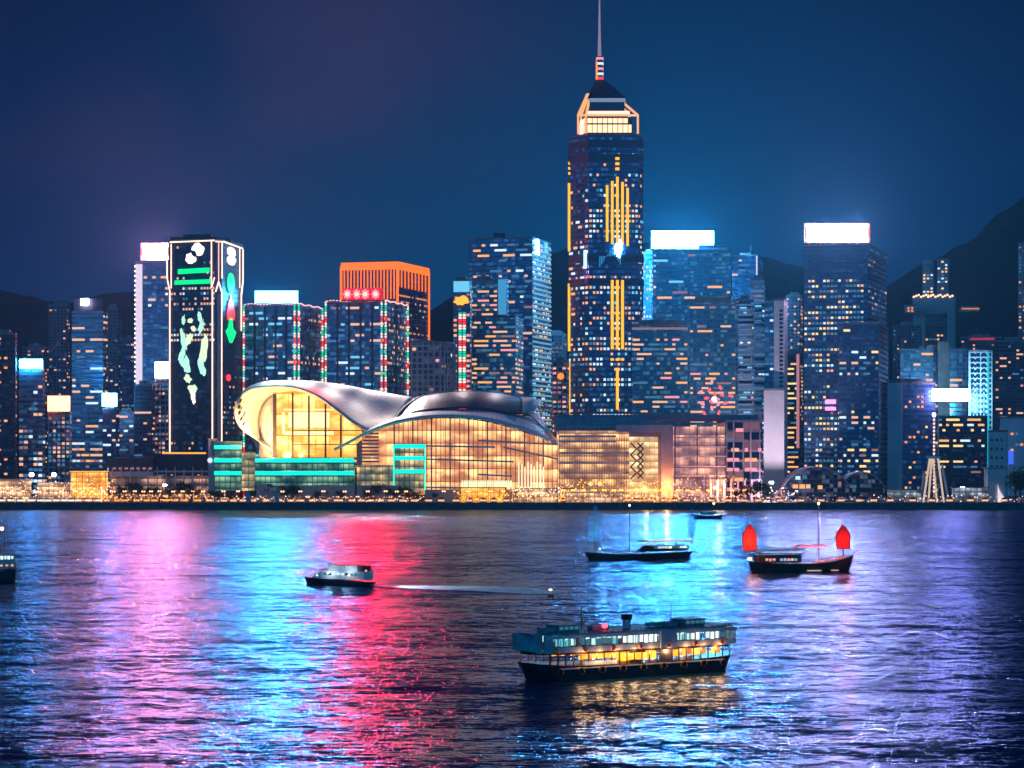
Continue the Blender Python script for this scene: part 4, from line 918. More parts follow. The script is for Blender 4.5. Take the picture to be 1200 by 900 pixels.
brn = mat('bronze_mullion', (0.10, 0.06, 0.05), .5, .4)
mb = MB()
for x, y in ((322, 462), (343, 460), (362, 463.5), (381.5, 473), (399.5, 486)): mb.bar(P(x, 536, 1559.5) - hall.location, P(x, y, 1559.5) - hall.location, 1.2 if x > 322 else 2.2)
for y, xr in ((504.5, 424), (521, 420)): mb.bar(P(343, y, 1559.8) - hall.location, P(xr, y, 1561) - hall.location, .6)
mb.build('mullions', brn, hall)
loft(hall, [[(a + 6, b, 1567.5) for a, b, c in inn[:8]], [(a - 1.5, b, 1566.4) for a, b, c in inn[:8]]], CREAM, 'nose_lining', 20, 2)
mb = MB(); mb.face([P(x, y, 1567) - hall.location for x, y in ((306, 540), (324, 540), (324, 462), (316, 467), (308, 476), (304, 492), (305, 508))]); mb.build('lining_panel', CREAM, hall)
loft(hall, [[(303, 540, 1566), (309, 540, 1561), (316, 540, 1559), (322, 540, 1560)], [(305, 500, 1566), (309, 484, 1561), (315, 470, 1559.5), (322, 462, 1560)]], mat('stone_pillar_cream', (.62, .52, .44), .7, vary=.15), 'curved_pillar', 12, 6)
# right wing: blue glass lens roof
loft(hall, [[(466, 491, 1572), (490, 482.5, 1566), (520, 479.5, 1563), (550, 478.5, 1562), (580, 481.5, 1563), (606, 485.5, 1566), (625, 483, 1572)],
            [(468, 485, 1588), (492, 471, 1590), (522, 465.5, 1590), (550, 464, 1590), (580, 466.5, 1590), (608, 472, 1590), (628, 476, 1590)],
            [(472, 480, 1606), (496, 466, 1620), (525, 461, 1625), (552, 459.8, 1628), (582, 461.5, 1626), (608, 466, 1620), (627, 471, 1606)],
            [(476, 492, 1650), (500, 480, 1660), (525, 478, 1660), (552, 478, 1660), (580, 478, 1660), (605, 482, 1660), (622, 490, 1650)]],
     facade('lens_roof_glass', (.008, .035, .11), (.02, .06, .13), 3.0, 80.0, .25, .0, rough=.4, metal=.0, wall_rough=.5), 'glass_roof', 40, 6, 0.5)
mb = MB()
c1 = [P(*p) - hall.location for p in [(463, 492, 1570), (470, 482, 1585), (480, 473, 1600), (494, 465.5, 1615), (522, 460.5, 1622), (552, 459.3, 1624), (584, 461, 1622), (610, 465.5, 1616), (628, 471, 1604)]]
mb.tube(catmull(c1, 30), 1.0, 6); mb.build('roof_edge_rail', SILV, hall)
loft(hall, [[(612, 485, 1566), (620, 483, 1563), (628, 479, 1566)], [(612, 474, 1580), (622, 470, 1576), (633, 473, 1580)], [(610, 466, 1604), (622, 466, 1606), (634, 471, 1606)]], SILV, 'roof_end_cap', 8, 5, .6)
mb = MB()
for a_, b_ in (((624, 485), (629, 468)), ((629, 468), (634, 487)), ((634, 487), (640, 471)), ((640, 471), (647, 490)), ((626, 476), (648, 484)), ((629, 469), (648, 482))): mb.bar(P(*a_, 1600) - hall.location, P(*b_, 1600) - hall.location, .9)
mb.build('roof_truss', mat('rose_steel_truss', (.5, .3, .28), .5), hall)
# sweeping canopy
cf = [(392, 526, 1550), (410, 517, 1546), (432, 505.5, 1543), (458, 496, 1540), (485, 490.5, 1538), (512, 488, 1537), (540, 488.5, 1537), (570, 492, 1538), (600, 499.5, 1540), (628, 509, 1543), (654, 519.5, 1548)]
cr = [(395, 524.5, 1566), (413, 514.5, 1566), (434, 502.5, 1566), (458, 491.5, 1566), (484, 484.5, 1566), (512, 481, 1566), (540, 480, 1566), (570, 481, 1566), (600, 486, 1568), (628, 491, 1576), (654, 517.5, 1590)]
loft(hall, [cf, cr], SILV, 'canopy_roof', 48, 4, 0.7)
loft(hall, [[(622, 481, 1574), (632, 487, 1574), (643, 502, 1580), (653.5, 517, 1586)], [(618, 484, 1569), (622, 488, 1566), (632, 497, 1566), (646, 512, 1566)]], SILV, 'canopy_shoulder', 16, 4, .5)
sf = [(a, b + 1.3, c + .3) for a, b, c in cf]; sr = [(a, b + 10 if 470 < a < 640 else b + 4, 1560) for a, b, c in cf]
mb = MB(); mb.tube(catmull([P(*p) - hall.location for p in cf], 50), .65, 6); mb.build('canopy_edge', mat('pale_edge_metal', (.75, .68, .74), .4, .3), hall)
mb = MB(); mb.tube(catmull([P(a, b + 1.6, c - .4) - hall.location for a, b, c in cf[:5]], 20), .55, 6); mb.build('edge_light', glow('dim_teal_edge', (.1, .5, .38), .5), hall)
# curved glass wall under the canopy
xs = [424, 445, 462, 485, 512, 540, 570, 600, 628, 654]
def cy(x):
    for (a, ya, _), (b, yb, _) in zip(cf, cf[1:]):
        if a <= x <= b: return ya + (yb - ya) * (x - a) / (b - a)
    return cf[-1][1]
def wd(x): return 1558 - 10 * math.sin((x - 424) / 230 * math.pi)
amb = interior('amber_lit_glass_wall', (0.85, 0.24, 0.09), (1.0, 0.60, 0.22), 0.55, 2.2, 5.5, 8.4, 7.0)
loft(hall, [[(x, 580, wd(x)) for x in xs], [(x, cy(x) + 2.5, wd(x)) for x in xs]], amb, 'curved_glass_wall', 60, 8)
mb = MB()
for i in range(36):
    x = 462 + (653 - 462) * i / 35; mb.bar(P(x, 579, wd(x) - .5) - hall.location, P(x, cy(x) + 2, wd(x) - .5) - hall.location, .42 if i % 4 else .9)
mb.build('glass_wall_mullions', mat('rose_bronze', (.32, .18, .17), .5, .3), hall)
FB = mat('floor_edge_band', (.66, .52, .55), .6)
for ya, yb, x0, x1 in ((522.5, 524, 498, 580), (538, 541, 498, 602), (556, 558, 560, 600), (524, 538, 590, 654), (571, 572, 498, 560), (516, 521, 560, 654)):
    mb = MB(); n = 14
    for i in range(n):
        xa = x0 + (x1 - x0) * i / n; xb = x0 + (x1 - x0) * (i + 1) / n; fa_ = i / n; fb_ = (i + 1) / n
        mb.bar(P(xa, ya + (yb - ya) * fa_, wd(xa) - 1) - hall.location, P(xb, ya + (yb - ya) * fb_, wd(xb) - 1) - hall.location, .9, 0, 1.1)
    mb.build('floor_band', FB, hall)
mb = MB()                               # white terrace tent strip and glowing columns low on the right
for i in range(9): x = 608 + i * 3.6; mb.bar(P(x, 574, wd(x) - 1.4) - hall.location, P(x, 541 + (i % 3) * 3, wd(x) - 1.4) - hall.location, .8)
mb.build('lit_columns', glow('lit_column_pale_gold', (1.0, .82, .5), 1.5), hall)
mb = MB()
for i in range(22): x = 542 + i * 2.7; mb.box(P(x, 567, wd(x) - 2) - hall.location, (1.0, .4, 4.4))
mb.build('restaurant_windows', glow('restaurant_pane', (.75, .85, .5), 1.5), hall)
# stepped louvres between the wings
mb = MB()
for k in range(9):
    y = 508 + k * 4.1; x0 = 430 - k * 2.2 if k < 7 else 415
    mb.bar(P(max(x0, 418), y, 1556) - hall.location, P(460, y, 1556) - hall.location, 1.4, 0, 1.1)
mb.build('louvre_wall', mat('pale_louvre', (.42, .34, .36), .6), hall)
mb = MB(); mb.face([P(x, y, 1559) - hall.location for x, y in ((418, 580), (461, 580), (461, 499), (430, 510), (418, 520))]); 
o = mb.build('louvre_backing', interior('dim_stair_light', (.25, .16, .14), (1.0, .5, .2), .12, .8, 3.6, 2.3, 4.0), hall)
# teal lit glass galleries in front
GAL = interior('teal_gallery_glass', (0.0, 0.10, 0.14), (0.35, 0.62, 0.35), 0.15, 1.1, 3.4, 4.2, 9.0)
GALW = interior('warm_gallery_glass', (0.10, 0.20, 0.18), (1.0, 0.62, 0.22), 0.2, 1.3, 3.2, 4.6, 5.0)
def gal(x0, x1, y0, y1, D, m, bars, name):
    mb = MB(); a = P(x0, y0, D); b = P(x1, y1, D); L_ = hall.location; z0_, z1_ = b.z - L_.z, a.z - L_.z; xa, xb = a.x - L_.x, b.x - L_.x; y_ = D - L_.y
    mb.face([(xa, y_, z0_), (xb, y_, z0_), (xb, y_, z1_), (xa, y_, z1_)], 0, [(xa, z0_), (xb, z0_), (xb, z1_), (xa, z1_)])
    mb.face([(xa, y_ + 14, z0_), (xa, y_, z0_), (xa, y_, z1_), (xa, y_ + 14, z1_)], 0, [(xa - 14, z0_), (xa, z0_), (xa, z1_), (xa - 14, z1_)])
    mb.face([(xa, y_, z1_), (xb, y_, z1_), (xb, y_ + 14, z1_), (xa, y_ + 14, z1_)], 1)
    mb.build(name, [m, conc], hall)
    for y in bars:
        c = P((x0 + x1) / 2, y, D - .6) - L_; mb = MB(); mb.box(c, (b.x - a.x, 1.0, 2.5)); mb.build('led_bar', TEAL, hall)
    mb = MB(); n = max(2, int((x1 - x0) / 6))
    for i in range(n + 1): x = x0 + (x1 - x0) * i / n; mb.bar(P(x, y1, D - .3) - L_, P(x, y0, D - .3) - L_, .35)
    mb.build('gallery_mullions', mat('teal_grey_steel', (.10, .20, .20), .5), hall)
gal(251, 283, 517, 575, 1552, GAL, (524, 539.5, 554.5), 'left_gallery')
gal(283, 299, 530, 575, 1556, GALW, (), 'entrance_gallery')
gal(299, 415, 536, 569, 1547, GAL, (539.5, 554.5), 'middle_gallery')
gal(462, 498, 520, 575, 1544, GALW, (523, 537, 552.5), 'right_gallery')
gal(415, 462, 545, 575, 1550, GALW, (), 'link_gallery')
mb = MB(); [mb.bar(P(x, 575, 1543) - hall.location, P(x, 521, 1543) - hall.location, .9) for x in (461.5, 498)]; mb.build('led_bar', TEAL, hall)
mb = MB(); a = P(244, 514, 1553); b = P(252, 577, 1553); mb.box(((a.x + b.x) / 2 - hall.location.x, 1560 - hall.location.y, (a.z + 4) / 2 - hall.location.z), (b.x - a.x, 14, a.z - 4)); mb.build('end_wall', mat('lilac_stone', (.44, .34, .42), .7, vary=.15), hall)
mb = MB(); mb.tube([P(246, 539.5, 1552.3) - hall.location, P(246, 539.5, 1551.9) - hall.location], 1.7, 12); mb.build('round_lamp_sign', WHITE, hall)
mb = MB(); a = P(300, 569, 1540); b = P(470, 577, 1540); mb.box(((a.x + b.x) / 2 - hall.location.x, 1546 - hall.location.y, (a.z + 4) / 2 - hall.location.z + 0), (b.x - a.x, 8, a.z - 4)); mb.build('plinth', mat('pale_rose_stone', (.42, .36, .36), .7, vary=.1), hall)
mb = MB(); a = P(498, 574, 1540); b = P(655, 580, 1540); mb.box(((a.x + b.x) / 2 - hall.location.x, 1545 - hall.location.y, (a.z + 4) / 2 - hall.location.z), (b.x - a.x, 8, a.z - 4)); mb.build('plinth', mat('pale_rose_stone', (.42, .36, .36), .7, vary=.1), hall)
# lamps of the hall that wash its soffits (they stand on the gallery roofs)
def lamp(x, y, D, e, col, size=3.0, tgt=None, name='wash_lamp', parent=None):
    d = bpy.data.lights.new(name, 'AREA' if tgt else 'POINT'); d.energy = e; d.color = col
    if tgt: d.size = size
    else: d.shadow_soft_size = size
    o = bpy.data.objects.new(name, d); COL.objects.link(o); o.location = P(x, y, D)
    if tgt: o.rotation_euler = (P(*tgt) - o.location).to_track_quat('-Z', 'Y').to_euler()
    o['kind'] = 'helper'; return o
GW = (1.0, 0.66, 0.30)
lamp(285, 516, 1536, 26000, GW, 3, (292, 478, 1552)); lamp(318, 534, 1540, 22000, GW, 3, (305, 470, 1555)); lamp(345, 534, 1545, 14000, GW, 3, (340, 458, 1555))


# added spots with no real fitting, placed behind the hall to brighten its roofs
def flood(x, y, D, e, col, tgt, ang=80):
    d = bpy.data.lights.new('roof_fill_spot', 'SPOT'); d.energy = e; d.color = col; d.spot_size = R(42); d.spot_blend = .6; d.shadow_soft_size = .5
    o = bpy.data.objects.new('roof_fill_spot', d); COL.objects.link(o); o.location = P(x, y, D); o.rotation_euler = (P(*tgt) - o.location).to_track_quat('-Z', 'Y').to_euler(); o['kind'] = 'helper'
for x in (318, 365, 415, 462): flood(x, 385, 1712, 430000, (1, .82, .76), (x + 12, 470, 1632))
for x in (498, 540, 590): flood(x, 395, 1705, 38000, (1, .76, .84), (x, 470, 1615))

# ------------------------------------------------------------------ low terminal left, mall and portal right
r = empty('ferry_terminal', P(186, 586, 1585), 0, 'long low dark roofed terminal with a pale fascia left of the convention hall', 'terminal'); r.location.z = 4
L_ = r.location; dkr = mat('dark_slate_roof', (.05, .045, .07), .8, vary=.3)
def pbox(root, x0, x1, y0, y1, D0, D1, m, name, uvm=False, ground=False):
    a = P(x0, y0, D0) - root.location; b = P(x1, y1, D0) - root.location; zb = 0 if ground else b.z; mb = MB()
    if uvm: mb.prism([(a.x, a.y), (b.x, a.y), (b.x, a.y + D1 - D0), (a.x, a.y + D1 - D0)], zb, a.z, 0, 0)
    else: mb.box(((a.x + b.x) / 2, a.y + (D1 - D0) / 2, (a.z + zb) / 2), (b.x - a.x, D1 - D0, a.z - zb))
    return mb.build(name, m, root)
pbox(r, 127, 179, 536, 553, 1580, 1640, dkr, 'west_roof'); pbox(r, 180, 243, 532, 556, 1586, 1650, dkr, 'east_roof')
pbox(r, 128, 179, 552.5, 558, 1578, 1582, mat('pale_fascia', (.6, .52, .62), .6), 'fascia'); pbox(r, 180, 243, 551.5, 553.5, 1583, 1586, mat('pale_fascia', (.6, .52, .62), .6), 'fascia')
pbox(r, 129, 243, 558, 584, 1590, 1640, interior('terminal_hall_light', (.06, .05, .10), (1.0, .5, .3), .1, .9, 5, 5, 3.0), 'hall', True, True)
for i in range(11): pbox(r, 131 + i * 10.5, 132 + i * 10.5, 547 if i % 2 else 549, 584, 1576, 1577, mat('pale_fascia', (.6, .52, .62), .6), 'column', False, True)
pbox(r, 190, 241, 530, 532.3, 1600, 1602, glow('roof_gold_line', (1, .45, .05), 1.4), 'roof_light_line')
mb = MB()
for i in range(7): x = 134 + i * 7; mb.box(P(x, 549, 1579.5) - L_, (2.3, .5, 1.5))
mb.build('clerestory_windows', DIMP, r)

r = empty('shopping_mall', P(700, 586, 1600), 0, 'long lit shopping mall of terraced floors with a cross braced bay beside the hall', 'shopping mall'); r.location.z = 4
ml = interior('mall_floor_light', (.6, .22, .14), (1.0, .56, .20), .3, 1.9, 3.6, 5.0, 12.0)
pbox(r, 655, 737, 505, 584, 1562, 1640, ml, 'glazed_front', True, True)
pbox(r, 652, 760, 489, 505, 1575, 1660, mat('lilac_wall', (.30, .26, .36), .7, vary=.2), 'upper_wall', True)
pbox(r, 654, 722, 499, 509, 1568, 1575, facade('mall_upper_glass', (.05, .16, .22), (.3, .3, .4), 2.6, 3.0, .3, .1), 'upper_glass', True)
for i, y in enumerate((510, 516, 529.5, 541, 553, 571)): pbox(r, 655, 737 if i > 1 else 722, y, y + 2.6, 1559.5, 1562.5, FB, 'floor_band')
mb = MB()
for i in range(28): x = 656 + i * 2.9; mb.bar(P(x, 582, 1560.8) - r.location, P(x, 512, 1560.8) - r.location, .3)
mb.build('mullions', brn, r)
mb = MB(); br = [(739, 519), (746, 526), (739, 533), (746, 540), (739, 547), (746, 554), (739, 561)]
for s_ in (0, 8):
    for p_, q_ in zip(br, br[1:]): mb.bar(P(p_[0] + s_, p_[1], 1557) - r.location, P(q_[0] + s_, q_[1], 1557) - r.location, .9)
for p_, q_ in zip(br, br[1:]): mb.bar(P(754 - (p_[0] - 739), p_[1], 1557) - r.location, P(754 - (q_[0] - 739), q_[1], 1557) - r.location, .9)
mb.build('cross_bracing', mat('dark_brace_steel', (.02, .02, .03), .5), r)
pbox(r, 737, 771, 512, 575, 1563, 1600, interior('braced_bay_light', (.6, .28, .12), (1.0, .68, .3), .6, 2.0, 3.4, 4.4, 14.0), 'braced_bay', True, True)
for x, m_ in ((692, YEL), (703, YEL)): mb = MB(); mb.ball(P(x, 567, 1556) - r.location, 1.6); mb.build('globe_lamp', m_, r)

r = empty('portal_building', P(790, 586, 1600), 0, 'building framed by a huge lilac portal with rosy glass storeys to its right', 'building'); r.location.z = 4
lamp(782, 572, 1552, 24000, (1, .36, .08), 1.0); lamp(758, 574, 1550, 16000, (1, .36, .08), 1.0); lamp(842, 572, 1562, 30000, (1, .4, .2), 1.0)
lamp(900, 572, 1560, 50000, (.9, .6, .7), 1.0)
LIL = mat('lilac_stone_portal', (.46, .34, .44), .7, vary=.12, vscale=.1)
pbox(r, 722, 789, 498, 506, 1560, 1600, LIL, 'portal_beam'); pbox(r, 775, 789, 506, 584, 1560, 1600, LIL, 'portal_leg', False, True); pbox(r, 771, 775, 511, 584, 1564, 1600, LIL, 'portal_reveal', False, True); pbox(r, 737, 775, 506, 512, 1564, 1600, LIL, 'inner_beam')
pbox(r, 650, 893, 486, 492, 1600, 1690, mat('lilac_roof_slab', (.24, .20, .30), .8, vary=.2), 'roof_slab')
gl = interior('rosy_glass_storeys', (.22, .10, .18), (1.0, .45, .30), .4, 1.6, 3.4, 7.4, 21.0)
pbox(r, 790, 851, 500, 567, 1572, 1640, gl, 'glass_storeys', True, True)
for y in (512, 523, 534, 546, 557): pbox(r, 790, 851, y, y + 1.4, 1570, 1572, FB, 'floor_band')
mb = MB(); [mb.bar(P(x, 566, 1571) - r.location, P(x, 500, 1571) - r.location, .8) for x in (791, 817, 840, 850)]; mb.build('mullions', brn, r)
pbox(r, 851, 893, 492, 584, 1576, 1650, facade('dark_grid_block', (.015, .03, .09), (.30, .24, .32), 6.6, 11.0, .25, .08, (.5, .2, .2), .6, .5), 'grid_block', True, True)
gfc = Face((Xp(851, 1576), 1576), (Xp(893, 1576), 1576), 8, Zp(496, 1576))
windows(r, [gfc], 6.6, 2.8, .55, [(ORNG, 3), (WARM, 2), (PINK, 2), (PEACH, 2)], .7, .35, 3, 80, seed=131)
for x in (859, 879): pbox(r, x, x + 1.6, 492, 584, 1574.5, 1576, LIL, 'pier', False, True)
for i in range(8): pbox(r, 832 + i * 8, 834 + i * 8, 562, 584, 1566, 1568, LIL, 'column', False, True)

# uplight at the foot of the bare concrete tower
d = bpy.data.lights.new('tower_uplight', 'SPOT'); d.energy = 260000; d.color = (.9, .72, .85); d.spot_size = R(80); d.spot_blend = .5; d.shadow_soft_size = .5
o = bpy.data.objects.new('tower_uplight', d); COL.objects.link(o); o.location = P(903, 560, 1680); o.rotation_euler = (P(908, 470, 1738) - o.location).to_track_quat('-Z', 'Y').to_euler(); o['kind'] = 'helper'
# ------------------------------------------------------------------ boats
def boat_root(name, label, xl, Dl, xr, Dr, cat='boat'):
    a = Vector((Xp(xl, Dl), Dl, 0)); b = Vector((Xp(xr, Dr), Dr, 0)); c = (a + b) / 2
    return empty(name, c, math.atan2(b.y - a.y, b.x - a.x), label, cat), (b - a).length
def hull(L, Wd, sheer, draft=1.0, bow=0.16, stern=0.16, flare=.75, n=28, blunt=0.0):
    """closed hull; sheer(t) gives the deck height, t from 0 (left) to 1 (right)"""
    mb = MB(); rows = []; m = 6
    for i in range(n + 1):
        t_ = i / n; x = -L / 2 + L * t_
        q = min(1.0, t_ / stern) if stern > 0 else 1.0; p = min(1.0, (1 - t_) / bow) if bow > 0 else 1.0
        bb = Wd / 2 * max(.03, (1 - (1 - q) ** 2.2) * (1 - (1 - p) ** 2.2)) ; z1_ = sheer(t_)
        col = []
        for k in range(m + 1):
            v = k / m; zz = -draft + (z1_ + draft) * v; w = bb * (flare + (1 - flare) * v ** .6) * (0.15 + .85 * min(1, v * 3) ** .5)
            sh = (1 - v) * L * 0.05 * ((1 if t_ < .5 else -1) * max(0, abs(t_ - .5) * 2 - .6) / .4)
            col.append((x + sh, w, zz))
        rows.append([(x_, -w_, z_) for x_, w_, z_ in col] + [(x_, w_, z_) for x_, w_, z_ in reversed(col)])
    w = len(rows[0]); vs = [p for r_ in rows for p in r_]
    fs = [(i * w + k, i * w + (k + 1) % w, (i + 1) * w + (k + 1) % w, (i + 1) * w + k) for i in range(n) for k in range(w)]
    fs += [tuple(range(w))[::-1], tuple(n * w + k for k in range(w))]
    mb.idx(vs, fs); return mb
navy = mat('navy_hull_paint', (.012, .014, .03), .35, vary=.4, vscale=.6); wood = mat('dark_junk_timber', (.035, .018, .012), .6, vary=.5, vscale=1.5)
greyblue = mat('grey_blue_painted_steel', (.38, .48, .58), .5, vary=.3, vscale=.6); roofp = mat('ferry_roof_paint', (.20, .26, .34), .6, vary=.4, vscale=.5)
whitep = mat('white_boat_paint', (.62, .66, .72), .4, vary=.12, vscale=.6); black = mat('black_funnel_paint', (.015, .015, .02), .5)

def local_lamp(root, loc, e, col, r_=.4):
    d = bpy.data.lights.new('lamp', 'POINT'); d.energy = e; d.color = col; d.shadow_soft_size = r_
    o = bpy.data.objects.new('lamp', d); COL.objects.link(o); o.parent = root; o.location = loc; o['kind'] = 'helper'
# double decked harbour ferry in the foreground
fy, L = boat_root('harbour_ferry', 'double decked harbour ferry with amber lower deck and cool white upper deck in the foreground', 612, 384, 850, 407, 'ferry')
sh = lambda t_: 2.5 + .9 * abs(2 * t_ - 1) ** 3
hull(L * 1.03, 9.4, sh, 1.2, .10, .10, .85).build('hull', navy, fy)
mb = MB()
def deckplate(mb, L_, W_, z, th, n=20, e=.16):
    pts = []
    for i in range(n + 1):
        t_ = i / n; b_ = W_ / 2 * max(.35, 1 - max(0, abs(2 * t_ - 1) - (1 - 2 * e)) ** 2 / (2 * e) ** 2 * .65); pts.append((-L_ / 2 + L_ * t_, b_))
    poly = [(x, -b_) for x, b_ in pts] + [(x, b_) for x, b_ in reversed(pts)]
    mb.prism(poly, z, z + th)
mb = MB(); deckplate(mb, L * .97, 9.6, 4.65, .45); mb.build('upper_deck', navy, fy)
mb = MB(); deckplate(mb, L * .975, 9.9, 8.0, .35); mb.build('roof', roofp, fy)
mb = MB()
for s_ in (-1, 1):
    mb.box((0, s_ * 4.75, 5.5), (L * .93, .15, 1.0))
    for i in range(37): mb.box((-L * .46 + i * L * .92 / 36, s_ * 4.72, 7.0), (.16, .18, 2.1))
    mb.box((0, s_ * 4.78, 7.75), (L * .94, .15, .55))
for x in (-L * .468, L * .468): mb.box((x, 0, 6.5), (.3, 7.4, 3.2))
mb.build('upper_saloon', greyblue, fy)
mb = MB()
for s_ in (-1, 1): mb.box((L * .12, s_ * 4.85, 6.5), (3.2, .3, 3.2)); mb.box((-L * .455, s_ * 4.7, 6.6), (1.6, .3, 3.0))
mb.build('boarding_panel', mat('pale_blue_panel_paint', (.30, .36, .46), .5), fy)
rndb = random.Random(4)
def lit_row(root, x0, x1, y, z, h, n, mats, name, p=.85, gap=.22):
    by = {}
    for i in range(n):
        if rndb.random() > p: continue
        x = x0 + (x1 - x0) * (i + .5) / n; w = abs(x1 - x0) / n * (1 - gap); m_ = rndb.choice(mats)
        mb = MB(); mb.box((x, y, z + rndb.uniform(-.06, .06)), (w, .12, h * rndb.uniform(.8, 1))); mb.build(name, m_, root)
fw1 = glow('ferry_saloon_white', (.75, .95, .88), 1.9); fw2 = glow('ferry_saloon_cyan', (.12, .55, .60), 1.0); fw3 = glow('ferry_saloon_pale', (.55, .85, .85), 1.2); fwd = glow('ferry_saloon_dim', (.06, .22, .30), .7)
famb = glow('ferry_amber', (1.0, .25, .01), 2.6, True); famb2 = glow('ferry_amber_pale', (1.0, .30, .02), 3.4, True); famb3 = glow('ferry_amber_dim', (.7, .2, .02), .9)
for s_ in (-1, 1):
    lit_row(fy, -L * .42, -L * .08, s_ * 4.55, 6.75, 1.25, 14, [fw2, fw3, fwd, fw1], 'saloon_window'); lit_row(fy, -L * .08, L * .07, s_ * 4.55, 6.85, 1.5, 7, [fw1, fw1, fw3], 'saloon_window', 1)
    lit_row(fy, L * .17, L * .38, s_ * 4.55, 6.75, 1.3, 9, [fw1, fw3, fw2], 'saloon_window'); lit_row(fy, L * .38, L * .46, s_ * 4.55, 6.7, 1.0, 4, [fwd], 'saloon_window', 1)
    lit_row(fy, -L * .30, -L * .12, s_ * 3.9, 4.0, .8, 8, [famb, famb3, famb2], 'lower_deck_lamp_panel', .95, .12); lit_row(fy, -L * .12, L * .08, s_ * 3.9, 3.7, 1.4, 8, [famb, famb2, famb], 'lower_deck_lamp_panel', 1, .10)
    lit_row(fy, L * .16, L * .40, s_ * 3.9, 3.9, 1.15, 10, [famb, famb2, famb3], 'lower_deck_lamp_panel', .95, .12)
mb = MB(); mb.box((0, 0, 0), (.18, .18, 2.2)); pm = mb.mesh('deck_post', navy)
for s_ in (-1, 1):
    for i in range(25):
        o = bpy.data.objects.new('deck_post', pm); COL.objects.link(o); o.parent = fy; o.location = (-L * .44 + i * L * .88 / 24, s_ * 4.3, 3.6)
    mb = MB(); mb.box((L * .12, s_ * 4.2, 3.5), (2.6, .4, 2.3)); mb.build('side_door', navy, fy)
tyre = mat('fender_rubber', (.02, .02, .02), .8); ringm = mat('lifebuoy_orange', (.75, .16, .05), .5)
def torus(r_, t_, n=14):
    mb = MB(); mb.tube([(r_ * math.cos(k * 2 * math.pi / n), 0, r_ * math.sin(k * 2 * math.pi / n)) for k in range(n + 1)], t_, 6); return mb
tm = torus(.55, .2).mesh('tyre_fender', tyre); rm = torus(.42, .12).mesh('lifebuoy', ringm)
for s_ in (-1, 1):
    for i in range(9):
        o = bpy.data.objects.new('tyre_fender', tm); COL.objects.link(o); o.parent = fy; o.location = (-L * .40 + i * L * .1, s_ * 4.75, 1.7)
    for i in range(7):
        o = bpy.data.objects.new('lifebuoy', rm); COL.objects.link(o); o.parent = fy; o.location = (-L * .42 + i * L * .135, s_ * 4.95, 5.5)
mb = MB()
for s_ in (-1, 1): mb.box((0, s_ * 4.62, 2.25), (L * .80, .18, .22))
mb.build('rubbing_strake', greyblue, fy)
rp0 = random.Random(3); pmat = mat('dark_clothing', (.03, .03, .04), .8)

for i in range(9): local_lamp(fy, (-L * .30 + i * L * .085, -4.9, 4.3), 900, (1, .42, .12), .35)
mb = MB(); mb.box((-L * .20, -4.45, 2.95), (L * .15, .12, .62)); mb.build('name_board', greyblue, fy)
mb = MB(); mb.tube([(0, 0, 8.3), (0, 0, 10.0)], .65, 12); mb.build('funnel', greyblue, fy)
mb = MB(); mb.tube([(0, 0, 9.9), (0, 0, 10.8)], .9, 12); mb.build('funnel_cap', black, fy)
for x in (-L * .31, L * .31):
    mb = MB(); mb.box((x, 0, 8.9), (4.2, 3.6, 1.1)); mb.box((x, 0, 9.5), (4.8, 4.2, .15)); w_ = mb.build('wheelhouse', roofp, fy)
    mb = MB()
    for i in range(4): mb.box((x - 1.5 + i, -1.85, 9.0), (.7, .06, .5))
    mb.build('wheelhouse_windows', fwd, w_)
for x in (-L * .14, L * .14, L * .2, -L * .38): mb = MB(); mb.box((x, 0, 8.7), (3.2, 1.6, .8)); mb.build('life_raft_box', roofp, fy)
mb = MB(); mb.ball((-L * .145, -2.2, 9.1), .5, n=8, sz=.8); mb.build('red_lamp', glow('ferry_red_lamp', (1, .03, .05), 9), fy)
mb = MB(); mb.tube([(L * .22, 0, 8.3), (L * .22, 0, 12.5)], .08, 5); mb.tube([(-L * .22, 0, 8.3), (-L * .22, 0, 12.5)], .08, 5); mb.build('mast', navy, fy)
mb = MB()
for i in range(34): x = -L * .45 + i * L * .9 / 33; mb.box((x, -4.8, 8.55), (.06, .06, .5)); mb.box((x, 4.8, 8.55), (.06, .06, .5))
mb.box((0, -4.8, 8.8), (L * .9, .05, .05)); mb.box((0, 4.8, 8.8), (L * .9, .05, .05)); mb.build('roof_rail', navy, fy)

fy.scale = (1, 1, .94)
